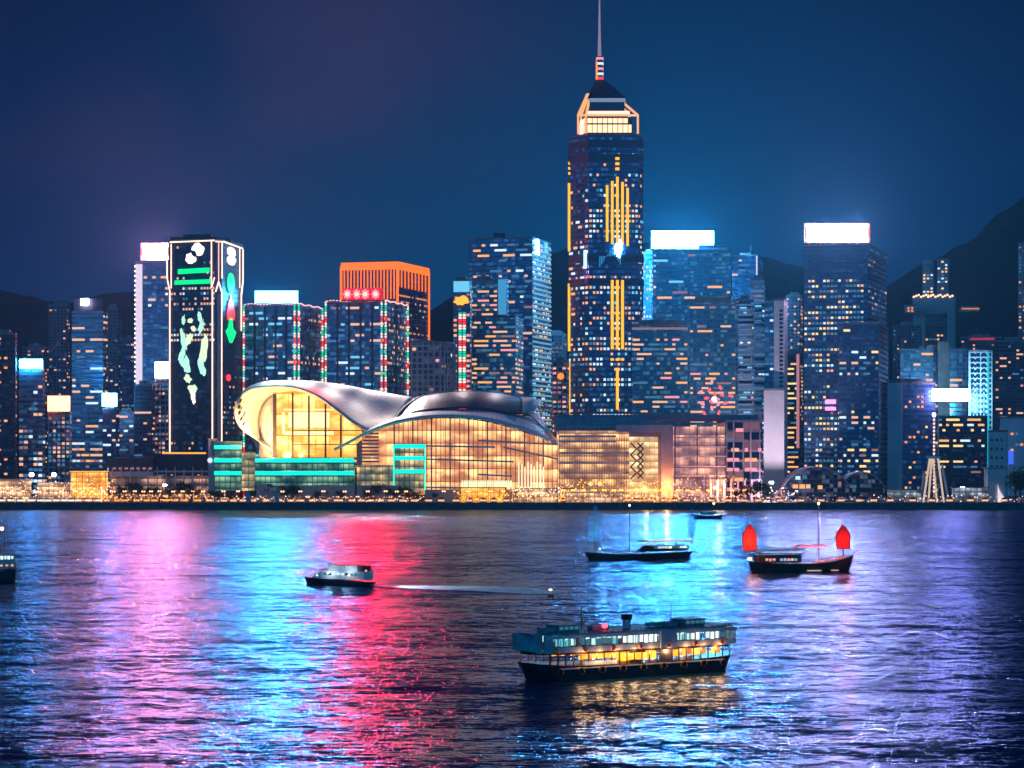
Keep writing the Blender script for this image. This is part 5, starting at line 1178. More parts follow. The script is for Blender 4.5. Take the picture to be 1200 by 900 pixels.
# red sailed junk
def battened_sail(root, x, y, z0, w, h, m, lean=.1, fan=.25, name='sail', thick=.08, mirror=1):
    """fan shaped battened sail, bellied, with scalloped leech"""
    n = 7; mb = MB(); g = 8; vs = []
    for k in range(n * 2 + 1):
        v = k / (n * 2); ww = w * (.82 + .36 * v) if v < .5 else w * (1.0 - .93 * ((v - .5) / .5) ** 1.7)
        sc = .045 * w * (k % 2)
        for i in range(g + 1):
            u = i / g; xx = -ww * .5 + ww * u + (sc if i == g else 0) * -1 + v * h * lean; belly = .35 * math.sin(u * math.pi) * math.sin(v * math.pi)
            vs.append((x + mirror * xx, y - belly, z0 + h * v + (1 - v) * .4 * (u - .5) * fan))
    W_ = g + 1; fs = [(k * W_ + i, k * W_ + i + 1, (k + 1) * W_ + i + 1, (k + 1) * W_ + i) for k in range(n * 2) for i in range(g)]
    mb.idx(vs, fs, 0, None, True); s_ = mb.build(name, m, root); md = s_.modifiers.new('cloth', 'SOLIDIFY'); md.thickness = thick
    mb = MB()
    for k in range(0, n * 2 + 1, 2):
        a = Vector(vs[k * W_]); b = Vector(vs[k * W_ + g]); mb.bar(a + Vector((0, -.12, 0)), b + Vector((0, -.12, 0)), .12)
    mb.build('batten', wood, s_)
    mb = MB(); mb.tube([(x - mirror * w * .05, y + .2, z0 - 2.5), (x + mirror * (lean * h + .2), y + .2, z0 + h + 2.0)], [.22, .1], 6); mb.build('mast', wood, root); return s_
redsail = mat('red_sail_cloth', (.70, .015, .015), .75, vary=.2, vscale=.8); redsail.node_tree.nodes['Principled BSDF'].inputs['Transmission Weight'].default_value = 0
def junk_body(root, L, roof_x0, roof_x1, hs=4.2, hb=4.0, h0=2.2, W_=7.5, rake=False):
    sh = lambda t_: h0 + (hs - h0) * max(0, 1 - t_ / .35) ** 1.6 + (hb - h0) * max(0, (t_ - .55) / .45) ** 1.9
    hull(L, W_, sh, .8, .30, .12, .7).build('hull', wood, root)
    mb = MB()
    for s_ in (-1, 1):
        for i in range(26):
            a = i / 26; b = (i + 1) / 26; 
            if .08 < a < .9:
                wf = W_ / 2 * .93 * (1 - max(0, (a - .7) / .3) ** 2.2); mb.bar((-L / 2 + L * a, s_ * wf, sh(a) + .9), (-L / 2 + L * b, s_ * wf, sh(b) + .9), .1); mb.bar((-L / 2 + L * a, s_ * wf, sh(a) - .1), (-L / 2 + L * a, s_ * wf, sh(a) + .9), .09)
    mb.build('rail', wood, root); return sh
j1, L = boat_root('red_sailed_junk', 'dark wooden junk with two glowing red battened sails and an open red canopy', 876, 731, 1000, 738, 'junk boat')
sh = junk_body(j1, L, 0, 0, 3.6, 5.0, 2.6)
mb = MB(); mb.bar((L * .46, 0, 4.2), (L * .55, 0, 6.6), .3); mb.build('bowsprit', wood, j1)
mb = MB(); mb.box((-L * .22, 0, 4.2), (L * .40, 5.2, 2.4)); mb.build('deck_house', wood, j1)
mb = MB(); mb.box((-L * .21, 0, 6.9), (L * .45, 6.4, .25)); [mb.box((-L * .42 + i * L * .085, s_ * 3.0, 6.1), (.16, .16, 1.6)) for i in range(6) for s_ in (-1, 1)]; mb.build('upper_canopy', wood, j1)
mb = MB(); mb.box((-L * .20, -3.05, 6.25), (L * .38, .06, .4)); mb.build('canopy_light_line', glow('junk_blue_line', (.3, .5, .8), .8), j1)
lit_row(j1, -L * .36, -L * .02, -2.68, 3.9, .9, 10, [glow('junk_lantern_blue', (.3, .6, .9), .9), PINK, PEACH, fw2], 'cabin_window', .85, .3)
mb = MB(); mb.box((L * .10, 0, 8.0), (L * .26, 5.4, .2)); mb.bar((-L * .08, 0, 7.1), (-L * .02, 0, 8.1), .9, 0, .4); rc = mb.build('red_canopy', mat('red_canopy_cloth', (.6, .02, .02), .7), j1)
mb = MB(); mb.box((L * .10, -2.75, 7.95), (L * .26, .08, .35)); mb.build('canopy_lamp_strip', glow('red_lamp_strip', (1, .05, .04), 2.2), rc)
mb = MB(); [mb.bar((L * x, s_ * 2.6, 3), (L * x, s_ * 2.6, 8), .1) for x in (-.02, .1, .22) for s_ in (-1, 1)]; mb.build('canopy_posts', wood, j1)
mb = MB(); mb.tube([(L * .17, 0, 2.5), (L * .17, 0, 21)], [.28, .14], 6); mb.build('main_mast', mat('violet_mast', (.35, .28, .5), .6), j1)  # mast in plain violet
mb = MB(); mb.ball((L * .17, 0, 21.2), .4); mb.build('masthead_lamp', glow('masthead_amber', (1, .6, .3), 8), j1)
battened_sail(j1, -L * .475, 0, 6.6, 5.2, 8.2, redsail, -.02, mirror=1); battened_sail(j1, L * .40, 0, 7.0, 5.2, 7.4, redsail, .0, mirror=-1)
rndp = random.Random(8)
mb = MB()
for i in range(9): mb.ball((L * (.12 + .035 * i), -3.0 + i * .2, sh(.62 + .035 * i) + .6), .32, n=6, m=4)
mb.build('red_deck_lanterns', glow('red_lantern', (1, .12, .06), 2.6), j1)
mb = MB(); mb.ball((-L * .49, -1.0, 4.2), .8, sz=.6, n=8); mb.build('stern_lamp', glow('stern_lamp', (1, .7, .4), 2.5), j1)
mb = MB(); mb.box((L * .09, -3.9, .5), (L * .13, .3, .35)); mb.box((L * .29, -3.4, .5), (L * .07, .3, .3)); mb.build('waterline_light', glow('waterline_pale', (.8, .6, .5), .7), j1)
local_lamp(j1, (-L * .475, -4.5, 9.2), 3600, (1, .25, .1)); local_lamp(j1, (L * .40, -4.5, 8.5), 1800, (1, .15, .1)); local_lamp(j1, (L * .1, 0, 6.5), 300, (1, .3, .2))

# second junk with pale blue sails, further left
j2, L = boat_root('blue_sailed_junk', 'low dark junk with faint pale blue sails and a lit roofed stern cabin', 685, 812, 812, 830, 'junk boat')
j2sh = junk_body(j2, L, 0, 0, 2.9, 2.4, 1.9, 7.0)
mb = MB(); mb.box((L * .24, 0, 3.6), (L * .36, 5.2, 1.9)); mb.bar((L * .0, 0, 2.4), (L * .08, 0, 4.6), 4.8, 0, .3); mb.build('deck_house', wood, j2)
mb = MB(); mb.box((L * .25, 0, 6.1), (L * .44, 6.2, .3)); [mb.box((L * (.06 + i * .08), s_ * 2.8, 5.2), (.14, .14, 1.8)) for i in range(6) for s_ in (-1, 1)]; mb.build('upper_canopy', wood, j2)
mb = MB(); mb.box((L * .26, -3.15, 6.35), (L * .42, .08, .35)); mb.build('roof_light_strip', glow('junk_rose_strip', (1, .4, .25), .9), j2)
lit_row(j2, L * .10, L * .44, -2.68, 4.0, .8, 10, [fw3, fw1, fwd, fw3], 'cabin_window', .9, .3)
mb = MB(); mb.tube([(-L * .09, 0, 2), (-L * .09, 0, 18.5)], [.25, .12], 6); mb.build('main_mast', mat('blue_grey_mast', (.1, .2, .35), .6), j2)
mb = MB(); mb.ball((-L * .09, 0, 18.7), .35); mb.build('masthead_lamp', glow('masthead_amber', (1, .6, .3), 8), j2)
mb = MB(); mb.ball((-L * .38, -1.5, 3.8), .4); mb.build('bow_lamp', WHITE, j2)
bluesail = mat('blue_sail_ghost', (.10, .42, .75), .8, vary=.2, vscale=.8); bluesail.node_tree.nodes['Principled BSDF'].inputs['Alpha'].default_value = .3  # see-through colour stands for the sails' long-exposure ghost
battened_sail(j2, -L * .40, 0, 6.0, 6.2, 13.0, bluesail, .0, mirror=1); battened_sail(j2, L * .49, 0, 7.5, 3.6, 10.0, bluesail, .02, mirror=1)
local_lamp(j2, (-L * .40, -6, 9), 1800, (.3, .75, 1)); local_lamp(j2, (L * .49, -5, 10), 1300, (.3, .75, 1))

# white motor launch with its wake
y1, L = boat_root('white_motor_launch', 'white cabin launch with dark hull heading left and trailing a foam wake', 357, 668, 438, 655, 'launch')
sh = lambda t_: 2.1 - .9 * t_ ** .8
hull(L, 5.2, sh, .6, .04, .34, .7).build('hull', navy, y1)
mb = MB(); mb.box((L * .12, 0, 2.9), (L * .62, 4.4, 2.3)); mb.face([(-L * .36, -1.2, 2.0), (-L * .36, 1.2, 2.0), (-L * .19, 2.1, 4.0), (-L * .19, -2.1, 4.0)]); mb.face([(-L * .36, -1.2, 1.8), (-L * .19, -2.2, 1.6), (-L * .19, -2.15, 4.0), (-L * .36, -1.2, 2.0)])
mb.face([(-L * .36, 1.2, 2.0), (-L * .36, 1.2, 1.8), (-L * .19, 2.2, 1.6), (-L * .19, 2.15, 4.0)]); mb.box((L * .14, 0, 4.8), (L * .46, 3.8, 1.5)); mb.build('cabin', whitep, y1)
mb = MB(); mb.box((L * .14, 0, 6.0), (L * .52, 4.6, .2)); [mb.box((L * x, s_ * 1.9, 5.4), (.12, .12, 1.2)) for x in (-.08, .14, .36) for s_ in (-1, 1)]; mb.build('fly_deck_canopy', navy, y1)
mb = MB(); mb.box((L * .36, 0, 4.7), (L * .07, 3.9, 1.9)); mb.build('aft_bulkhead', navy, y1)
lit_row(y1, -L * .16, L * .34, -2.26, 3.2, .7, 8, [fwd, mat('unlit_dark_glass', (.01, .015, .04), .2), fw3], 'cabin_window', 1, .3)
mb = MB(); mb.ball((-L * .08, -2.4, 3.4), .42, sz=.7); mb.ball((L * .22, -2.4, 3.0), .42, sz=.7); mb.ball((-L * .26, -1.9, 2.6), .3, sz=.7); mb.build('deck_lamp', glow('launch_lamp', (.9, 1, .6), 2.2), y1)
mb = MB(); mb.ball((L * .42, -1, 4.3), .3); mb.build('stern_lamp', PEACH, y1)
local_lamp(y1, (-L * .05, -4.2, 3.6), 260, (.75, .9, 1)); local_lamp(y1, (L * .22, -4.2, 4.2), 260, (.75, .9, 1))  # added fill lamps that brighten the launch's cabin side
foam = bpy.data.materials.new('wake_foam'); foam.use_nodes = True; t = NT(foam.node_tree); b = t.n['Principled BSDF']
co = t.node('ShaderNodeTexCoord').outputs['Object']; nz = t.noise(t.vm('MULTIPLY', co, (.35, 1, 1)), .5, 6, .75)[0]
b.inputs['Roughness'].default_value = .42; b.inputs['Metallic'].default_value = .2; nf = t.noise(t.vm('MULTIPLY', co, (.6, 1, 1)), 1.1, 3, .6)[1]; t.l.new(t.vm('NORMALIZE', t.vm('ADD', t.vm('MULTIPLY', t.vm('SUBTRACT', nf, (.5, .5, .5)), (1.2, 1.2, 0)), (0, -.08, 1))), b.inputs['Normal']); t.l.new(t.mix(t.smooth(nz, .42, .62), (.45, .60, .68), (.9, .95, .97)), b.inputs['Base Color'])
t.l.new(t.smooth(nz, .30, .52, .25, .95), b.inputs['Alpha'])
mb = MB(); a0 = P(436, 686, 0 + H * F / 157); n = 60; pts = []
for i in range(n + 1):
    q = i / n; px_ = 434 + 235 * q; yy = 686 + 8 * q ** .9 + .6 * math.sin(q * 9); D_ = H * F / (yy - HZ); w = (5 + 17 * q) * (1 - q ** 5) + .1
    X_ = Xp(px_, D_); pts.append(((X_, D_ - w, .05 + .25 * (1 - q)), (X_, D_ + w * .3, .35 * (1 - q) + .08), (X_, D_ + w, .05)))
for a_, b_ in zip(pts, pts[1:]):
    mb.face([a_[0], b_[0], b_[1], a_[1]]); mb.face([a_[1], b_[1], b_[2], a_[2]])
wk = mb.build('wake', foam); tag(wk, kind='stuff')
d = bpy.data.lights.new('wake_fill_spot', 'SPOT'); d.energy = 110000; d.color = (.22, .72, 1); d.spot_size = R(70); d.spot_blend = .6; d.shadow_soft_size = .25  # added spot behind the launch to brighten the wake foam
o = bpy.data.objects.new('wake_fill_spot', d); COL.objects.link(o); o.parent = y1; o.location = (L * .45, 0, 6.3); o.rotation_euler = (R(90), 0, R(-90)); o['kind'] = 'helper'

# dark workboat at the left edge, small sampan by the seawall, a buoy
w1, L = boat_root('workboat', 'dark workboat at the left picture edge, lit wheelhouse and tall lamp mast', -34, 668, 20, 675, 'boat')
hull(L, 5, lambda t_: 3.4 + 1.0 * abs(2 * t_ - 1) ** 2, .8, .2, .1).build('hull', navy, w1)
mb = MB(); mb.box((L * .22, 0, 6.0), (L * .36, 3.8, 4.0)); mb.box((L * .22, 0, 8.1), (L * .42, 4.4, .25)); mb.build('wheelhouse', greyblue, w1)
lit_row(w1, L * .08, L * .38, -1.95, 7.2, 1.0, 4, [fw3, fw1], 'wheelhouse_window', 1, .35); lit_row(w1, L * .05, L * .40, -1.96, 5.0, .5, 3, [PEACH, ORNG], 'cabin_window', 1, .6)
mb = MB(); mb.tube([(L * .22, 0, 8), (L * .22, 0, 15.2)], .12, 5); mb.build('mast', navy, w1); mb = MB(); mb.ball((L * .17, 0, 15.4), .5); mb.build('masthead_lamp', glow('masthead_white', (1, .8, .7), 5), w1)
s1, L = boat_root('small_sampan', 'small dark sampan with one amber lamp just off the seawall', 812, 1305, 847, 1312, 'boat')
hull(L, 4, lambda t_: 1.8 + 1.0 * abs(2 * t_ - 1) ** 2, .5, .25, .2).build('hull', navy, s1)
mb = MB(); mb.box((0, 0, 3.2), (L * .45, 2.8, 1.8)); mb.box((0, 0, 4.2), (L * .52, 3.2, .2)); mb.build('cabin', greyblue, s1)
mb = MB(); mb.tube([(L * .2, 0, 2), (L * .2, 0, 9)], .12, 5); mb.build('mast', navy, s1); mb = MB(); mb.ball((L * .2, 0, 8.6), .7); mb.build('masthead_lamp', glow('sampan_lamp', (1, .45, .15), 6, True), s1)
bu = empty('buoy', (Xp(645, 608), 608, 0), 0, 'small lamp buoy floating left of the ferry funnel', 'buoy')
mb = MB(); mb.tube([(0, 0, -.4), (0, 0, .5), (0, 0, .7)], [.9, .9, .5], 10); mb.build('float', mat('buoy_red_paint', (.4, .03, .02), .5), bu)
mb = MB(); mb.bar((-.4, 0, .6), (0, 0, 1.7), .08); mb.bar((.4, 0, .6), (0, 0, 1.7), .08); mb.build('frame', FRAME, bu); mb = MB(); mb.ball((0, 0, 1.8), .5, sz=.6); mb.build('lamp', glow('buoy_lamp', (1, .6, .4), 3, True), bu)
# ------------------------------------------------------------------ promenade: lamps, stalls, trees, hall of arcs, wheel legs
rp = random.Random(21)
GZ = 4.05
dark_metal = mat('lamp_post_metal', (.06, .06, .07), .5, .5)
def lamp_proto(col, s, h=7.0, name='street_lamp', r_=.55):
    t_ = empty(name); mb = MB(); mb.tube([(0, 0, 0), (0, 0, .5), (0, 0, .6), (0, 0, h)], [.28, .28, .13, .09], 6); mb.build('pole', dark_metal, t_)
    mb = MB(); mb.bar((-.7, 0, h), (.7, 0, h), .12); mb.build('arm', dark_metal, t_)
    for x in (-.7, .7): mb = MB(); mb.ball((x, 0, h + r_ * .8), r_, n=6, m=4); mb.build('lamp_globe', glow('street_glow_%d_%d' % (int(col[1] * 100), s), col, s, True), t_)
    return t_
def spread(proto, spots, label, cat, group, rz=None):
    for i, (x, y) in enumerate(spots):
        o = proto if i == 0 else copy_tree(proto)
        o.location = (x, y, GZ); o.rotation_euler.z = rz(i) if rz else 0
        tag(o, label, cat, group)
LAMPW = lamp_proto((1.0, .42, .18), 4); 
spots = [(Xp(x, 1526 + (i % 3) * 5), 1526 + (i % 3) * 5) for i, x in enumerate([3, 14, 27, 46, 72, 88, 97, 108, 121, 133, 146, 158, 168, 177, 187, 203, 214, 226, 238, 262, 279, 331, 352, 379, 404, 431, 452, 465, 476, 520, 548, 575, 590])]
spread(LAMPW, spots, 'warm twin globe street lamp on the waterfront promenade left of the mall', 'street lamp', 'warm street lamps along the promenade')
LAMPO = lamp_proto((1.0, .28, .02), 5, 7.5, r_=.7)
spots = [(Xp(x, D_), D_) for x, D_ in [(660, 1532), (672, 1540), (684, 1528), (697, 1536), (708, 1544), (719, 1530), (728, 1540), (737, 1526), (744, 1548), (752, 1534), (760, 1545), (768, 1528), (776, 1540), (784, 1532), (795, 1544), (806, 1530), (818, 1540), (830, 1534), (843, 1545), (858, 1530), (872, 1540)]]
spread(LAMPO, spots, 'orange twin globe street lamp on the crowded quay before the mall and portal building', 'street lamp', 'orange street lamps before the mall')
LAMPC = lamp_proto((.70, .88, 1.0), 34, 11, 'floodlight_mast', .8)
for i, (x, y_, lb) in enumerate([(37, 557, 'leftmost white floodlight mast above the stalls at far left'), (63, 557, 'white floodlight mast just right of the leftmost one above the stalls'), (193, 569, 'white floodlight mast among the dark trees before the long terminal'),
                              (904, 566, 'bright white floodlight mast beside the arched glass pavilion'), (1128, 572, 'white floodlight mast right of the white wheel frame')]):
    o = LAMPC if i == 0 else copy_tree(LAMPC); D_ = 1545; o.location = (Xp(x, D_), D_, GZ); tag(o, lb, 'floodlight'); 
    k = (Zp(y_, D_) - GZ) / 11.4; o.scale = (1, 1, k)
def stall_proto(cm, lm, name='market_stall', w=4.6):
    t_ = empty(name); mb = MB(); [mb.box((x, y, 1.3), (.12, .12, 2.6)) for x in (-w / 2, w / 2) for y in (-1.5, 1.5)]; mb.build('frame', FRAME, t_)
    mb = MB(); c = (0, 0, 3.6); q = [(-w / 2 - .3, -1.8, 2.5), (w / 2 + .3, -1.8, 2.5), (w / 2 + .3, 1.8, 2.5), (-w / 2 - .3, 1.8, 2.5)]
    mb.idx(q + [c], [(0, 1, 4), (1, 2, 4), (2, 3, 4), (3, 0, 4), (3, 2, 1, 0)]); mb.box((0, -1.85, 2.35), (w + .6, .06, .4)); mb.build('canopy', cm, t_)
    mb = MB(); mb.box((0, -1.3, .55), (w * .9, .7, 1.0)); mb.build('counter', mat('stall_counter', (.3, .2, .15), .7), t_)
    mb = MB(); mb.box((0, 1.3, 1.6), (w * .92, .1, 1.4)); mb.build('lit_back_panel', lm, t_)
    mb = MB(); [mb.ball((x, -1.2, 2.2), .28, n=6, m=4) for x in (-w * .3, 0, w * .3)]; mb.build('bulb_string', glow('stall_bulb', (1, .5, .25), 1.8, True), t_)
    return t_
LP = glow('stall_light_peach', (1.0, .42, .22), 1.5); LW = glow('stall_light_cream', (1.0, .66, .45), 1.9); LO = glow('stall_light_orange', (1.0, .30, .05), 1.7)
sw_ = stall_proto(mat('white_canopy_cloth', (.6, .55, .55), .8), LW); so_ = stall_proto(mat('orange_canopy_cloth', (.55, .22, .08), .8), LO); sp_ = stall_proto(mat('red_canopy_cloth_faded', (.4, .10, .10), .8), LP)
def row(x0, x1, step, D0, D1, skip=None):
    out = []; x = x0; i = 0
    while x < x1:
        D_ = rp.uniform(D0, D1); 
        if not (skip and skip(x)): out.append((Xp(x, D_), D_))
        x += step * rp.uniform(.75, 1.3); i += 1
    return out
spread(sw_, row(1, 118, 10.5, 1530, 1534) + row(2, 120, 12, 1541, 1548), 'small lit stall with a pale canopy on the left stretch of the promenade', 'stall', 'pale canopied stalls at left', lambda i: rp.uniform(-.1, .1))
spread(so_, row(100, 240, 11, 1531, 1536) + row(660, 800, 11, 1534, 1540), 'small lit stall with an orange canopy on the promenade', 'stall', 'orange canopied stalls', lambda i: rp.uniform(-.1, .1))
spread(sp_, row(245, 600, 14, 1528, 1532) + row(805, 1190, 22, 1530, 1536), 'small lit stall with a faded red canopy on the promenade', 'stall', 'red canopied stalls', lambda i: rp.uniform(-.1, .1))
# hanging bulbs over the crowd
def bulbs(px0, px1, n, D0, D1, z0, z1, m, label):
    mb = MB(); pr = None
    for i in range(n):
        D_ = rp.uniform(D0, D1); x = Xp(px0 + (px1 - px0) * (i + rp.random()) / n, D_); z = rp.uniform(z0, z1); mb.ball((x, D_, z), rp.choice((.2, .26, .34, .5)), n=5, m=3)
        if i % 9 == 0: mb.bar((x, D_, GZ), (x, D_, z), .06)
    tag(mb.build('festoon_lights', m, None), kind='stuff')
def bl(n_, c, s): return glow(n_, c, s * .5, True)
bulbs(0, 130, 170, 1524, 1550, 5.5, 15, bl('bulb_peach', (1, .5, .28), 5), ''); bulbs(0, 130, 70, 1524, 1550, 5.5, 20, bl('bulb_white', (1, .8, .7), 6), '')
bulbs(88, 250, 190, 1524, 1545, 5.5, 10, bl('bulb_orange', (1, .38, .12), 6), ''); bulbs(95, 135, 60, 1530, 1550, 6, 21, bl('bulb_gold', (1, .42, .04), 6), '')
bulbs(250, 500, 190, 1523, 1532, 5.2, 8.5, bl('bulb_peach', (1, .5, .28), 5), ''); bulbs(530, 660, 130, 1524, 1538, 5.5, 12, bl('bulb_gold', (1, .42, .04), 6), '')
bulbs(600, 660, 60, 1524, 1538, 8, 15, bl('bulb_cream', (1, .7, .45), 7), ''); bulbs(655, 800, 260, 1524, 1548, 5.2, 19, bl('bulb_gold', (1, .42, .04), 6), ''); bulbs(655, 900, 220, 1524, 1535, 5.0, 10, bl('bulb_peach', (1, .5, .28), 5), '')
bulbs(780, 880, 80, 1530, 1556, 6, 22, bl('bulb_orange', (1, .38, .12), 6), ''); bulbs(885, 1200, 120, 1524, 1545, 5.0, 9, bl('bulb_mixed', (.9, .6, .5), 4), ''); bulbs(900, 935, 40, 1524, 1540, 5.0, 14, bl('bulb_white', (1, .8, .7), 6), '')
# gold lit pavilion row
def pavilion(x0, x1, y0, y1, D_, m, label, roofm):
    r = empty('waterfront_pavilion', (Xp((x0 + x1) / 2, D_), D_ + 4, GZ), 0, label, 'pavilion'); w = Xp(x1, D_) - Xp(x0, D_); h = Zp(y0, D_) - GZ
    mb = MB(); mb.box((0, 0, h + .25), (w + 1.5, 9, .5)); mb.build('roof', roofm, r)
    mb = MB(); mb.prism([(-w / 2, -3.6), (w / 2, -3.6), (w / 2, 3.6), (-w / 2, 3.6)], 0, h, 0, 0); mb.build('glazed_front', m, r)
    mb = MB(); n = max(3, int(w / 3.5))
    for i in range(n + 1): mb.box((-w / 2 + w * i / n, -4.1, h / 2), (.35, .35, h))
    mb.build('columns', mat('pale_column_paint', (.5, .42, .38), .6), r)
wl = interior('pavilion_warm_light', (.5, .18, .08), (1.0, .66, .34), .3, 2.2, 2.6, 3.4, 31.0); gl2 = interior('pavilion_gold_light', (1.0, .28, .01), (1.0, .5, .08), .7, 2.3, 2.4, 3.2, 33.0); cl2 = interior('pavilion_cool_light', (.05, .08, .16), (.7, .8, .9), .08, .9, 2.6, 3.2, 35.0)
pr_ = mat('pavilion_roof', (.18, .16, .2), .7); pw_ = mat('white_canopy_cloth', (.6, .55, .55), .8)
pavilion(-8, 34, 562, 580, 1552, wl, 'glazed pavilion full of peach light at the left edge of the waterfront', pr_)
pavilion(44, 82, 566, 580, 1548, wl, 'glazed pavilion with a pale roof below the short gridded block', pw_)
pavilion(83, 124, 553, 580, 1560, gl2, 'gold lit pavilion at the foot of the crowned banded tower', glow('gold_roof_edge', (1, .5, .03), 1.3))
pavilion(540, 592, 572, 582, 1536, gl2, 'low gold lit kiosk building in front of the hall\'s right end', mat('gold_canopy', (.55, .3, .05), .6))
pavilion(606, 652, 573, 582, 1536, wl, 'low pavilion with a pale blue roof at the right tip of the hall', mat('pale_blue_canopy', (.4, .45, .6), .6))
pavilion(663, 730, 578, 585, 1530, wl, 'long low white roofed shelter in front of the mall', pw_)
pavilion(1042, 1080, 575, 583, 1540, cl2, 'low unlit pavilion left of the white wheel frame', pr_); pavilion(1118, 1158, 572, 583, 1540, cl2, 'low cool lit pavilion right of the white wheel frame', pr_)

# trees on the quay
leafm = mat('night_foliage', (.035, .07, .03), .9, vary=.5, vscale=1.2); bark = mat('bark', (.08, .06, .045), .9)
def tree_proto(seed, h=7.5, rad=3.6):
    rt = random.Random(seed); t_ = empty('promenade_tree'); mb = MB(); mb.tube([(0, 0, -.1), (.1, 0, h * .3), (.05, .1, h * .55)], [.32, .22, .14], 6)
    tips = []
    for k in range(5): a = k * 1.257 + rt.random(); e = (rad * .6 * math.cos(a), rad * .6 * math.sin(a), h * rt.uniform(.6, .8)); mb.tube([(.1, 0, h * .32), e], [.14, .05], 5); tips.append(e)
    mb.build('trunk', bark, t_); mb = MB(); cl = []
    for k in range(13): a = rt.uniform(0, 6.28); q = rad * rt.random() ** .5 * .8; cl.append((Vector((q * math.cos(a), q * math.sin(a), h * rt.uniform(.5, .86))), rt.uniform(.9, 1.6)))
    for c, rr in cl:
        for _ in range(34):
            v = Vector((rt.gauss(0, 1), rt.gauss(0, 1), rt.gauss(0, .7))); v = v.normalized() * rr * rt.uniform(.55, 1.1); p = c + v
            a = Vector((rt.gauss(0, 1), rt.gauss(0, 1), rt.gauss(0, 1))).normalized() * rt.uniform(.22, .42); b_ = a.cross(v).normalized() * rt.uniform(.15, .3); mb.face([p - a, p + b_, p + a, p - b_])
    mb.build('crown', leafm, t_); return t_
T1, T2, T3 = tree_proto(1), tree_proto(2, 8.5, 4.2), tree_proto(3, 6.0, 3.2)
tx = [(140, 8), (147, 9), (155, 10), (162, 9), (171, 7), (180, 8), (199, 9), (208, 11), (216, 10), (224, 9), (233, 7), (247, 6), (255, 6), (288, 6), (298, 6), (328, 8), (336, 9), (344, 8), (372, 6), (386, 6), (399, 6), (430, 7), (438, 9), (446, 9), (454, 8), (463, 7), (472, 8), (480, 7), (489, 6), (510, 5), (876, 9), (884, 11), (892, 10), (900, 8), (868, 7), (1190, 14), (1196, 17), (1202, 16)]
for i, (x, h) in enumerate(tx):
    pr0 = (T1, T2, T3)[i % 3]; bh = (7.5, 8.5, 6.0)[i % 3]; o = pr0 if i < 3 else copy_tree(pr0); D_ = 1537 + (i * 7) % 9
    o.location = (Xp(x, D_), D_, GZ); o.rotation_euler.z = i * 1.3; k = h * 1.35 / bh; o.scale = (k * .85, k * .85, k)
    zone = ('before the long low terminal' if x < 240 else 'before the convention hall' if x < 520 else 'left of the arched pavilion' if x < 1000 else 'at the right edge of the quay')
    tag(o, 'dark leafy tree on the promenade ' + zone, 'tree', 'promenade trees ' + zone)
# flagpoles, gate pylons
def flag(x, top, m, label, D_=1530):
    r = empty('flagpole', (Xp(x, D_), D_, GZ), 0, label, 'flagpole'); h = Zp(top, D_) - GZ; mb = MB(); mb.tube([(0, 0, 0), (0, 0, h)], [.16, .08], 6); mb.build('pole', mat('pale_pole', (.5, .5, .55), .5), r)
    mb = MB(); n = 6; vs = [(i * .6, .2 * math.sin(i), h - .3 - k * 2.0 - i * .12) for i in range(n + 1) for k in (0, 1)]; mb.idx(vs, [(2 * i, 2 * i + 1, 2 * i + 3, 2 * i + 2) for i in range(n)]); mb.build('flag', m, r)
flag(313, 566, mat('red_flag', (.6, .03, .03), .7), 'tall flagpole flying a red flag before the golden atrium'); flag(317, 570, mat('white_flag', (.6, .6, .6), .7), 'shorter flagpole flying a white flag beside the red flag'); flag(309, 572, mat('rose_flag', (.5, .2, .2), .7), 'flagpole with a rose flag left of the red flag')
r = empty('lamp_column', (Xp(417, 1530), 1530, GZ), 0, 'thick dark column standing before the link between the hall wings', 'column'); mb = MB(); h = Zp(549, 1530) - GZ; mb.tube([(0, 0, 0), (0, 0, h)], [.75, .6], 8); mb.build('shaft', navy, r); mb = MB(); mb.tube([(0, 0, h), (0, 0, h + .5)], [.9, .9], 8); mb.build('cap', FRAME, r)
for x, lb in ((292, 'pale leaning pier pylon left of the flagpoles'), (325, 'pale leaning pier pylon right of the flagpoles')):
    r = empty('pier_pylon', (Xp(x, 1523.5), 1523.5, GZ), 0, lb, 'pylon'); mb = MB()
    mb.idx([(-1.7, -1, 0), (1.7, -1, 0), (1.7, 1, 0), (-1.7, 1, 0), (-2.2, -.7, 7), (.2, -.7, 7), (.2, .7, 7), (-2.2, .7, 7)], [(0, 1, 5, 4), (1, 2, 6, 5), (2, 3, 7, 6), (3, 0, 4, 7), (4, 5, 6, 7)]); mb.build('body', mat('pylon_pale_blue', (.35, .42, .55), .6), r)
    mb = MB(); mb.box((-1, 0, 7.2), (3.2, 2, .4)); mb.build('cap', conc, r)

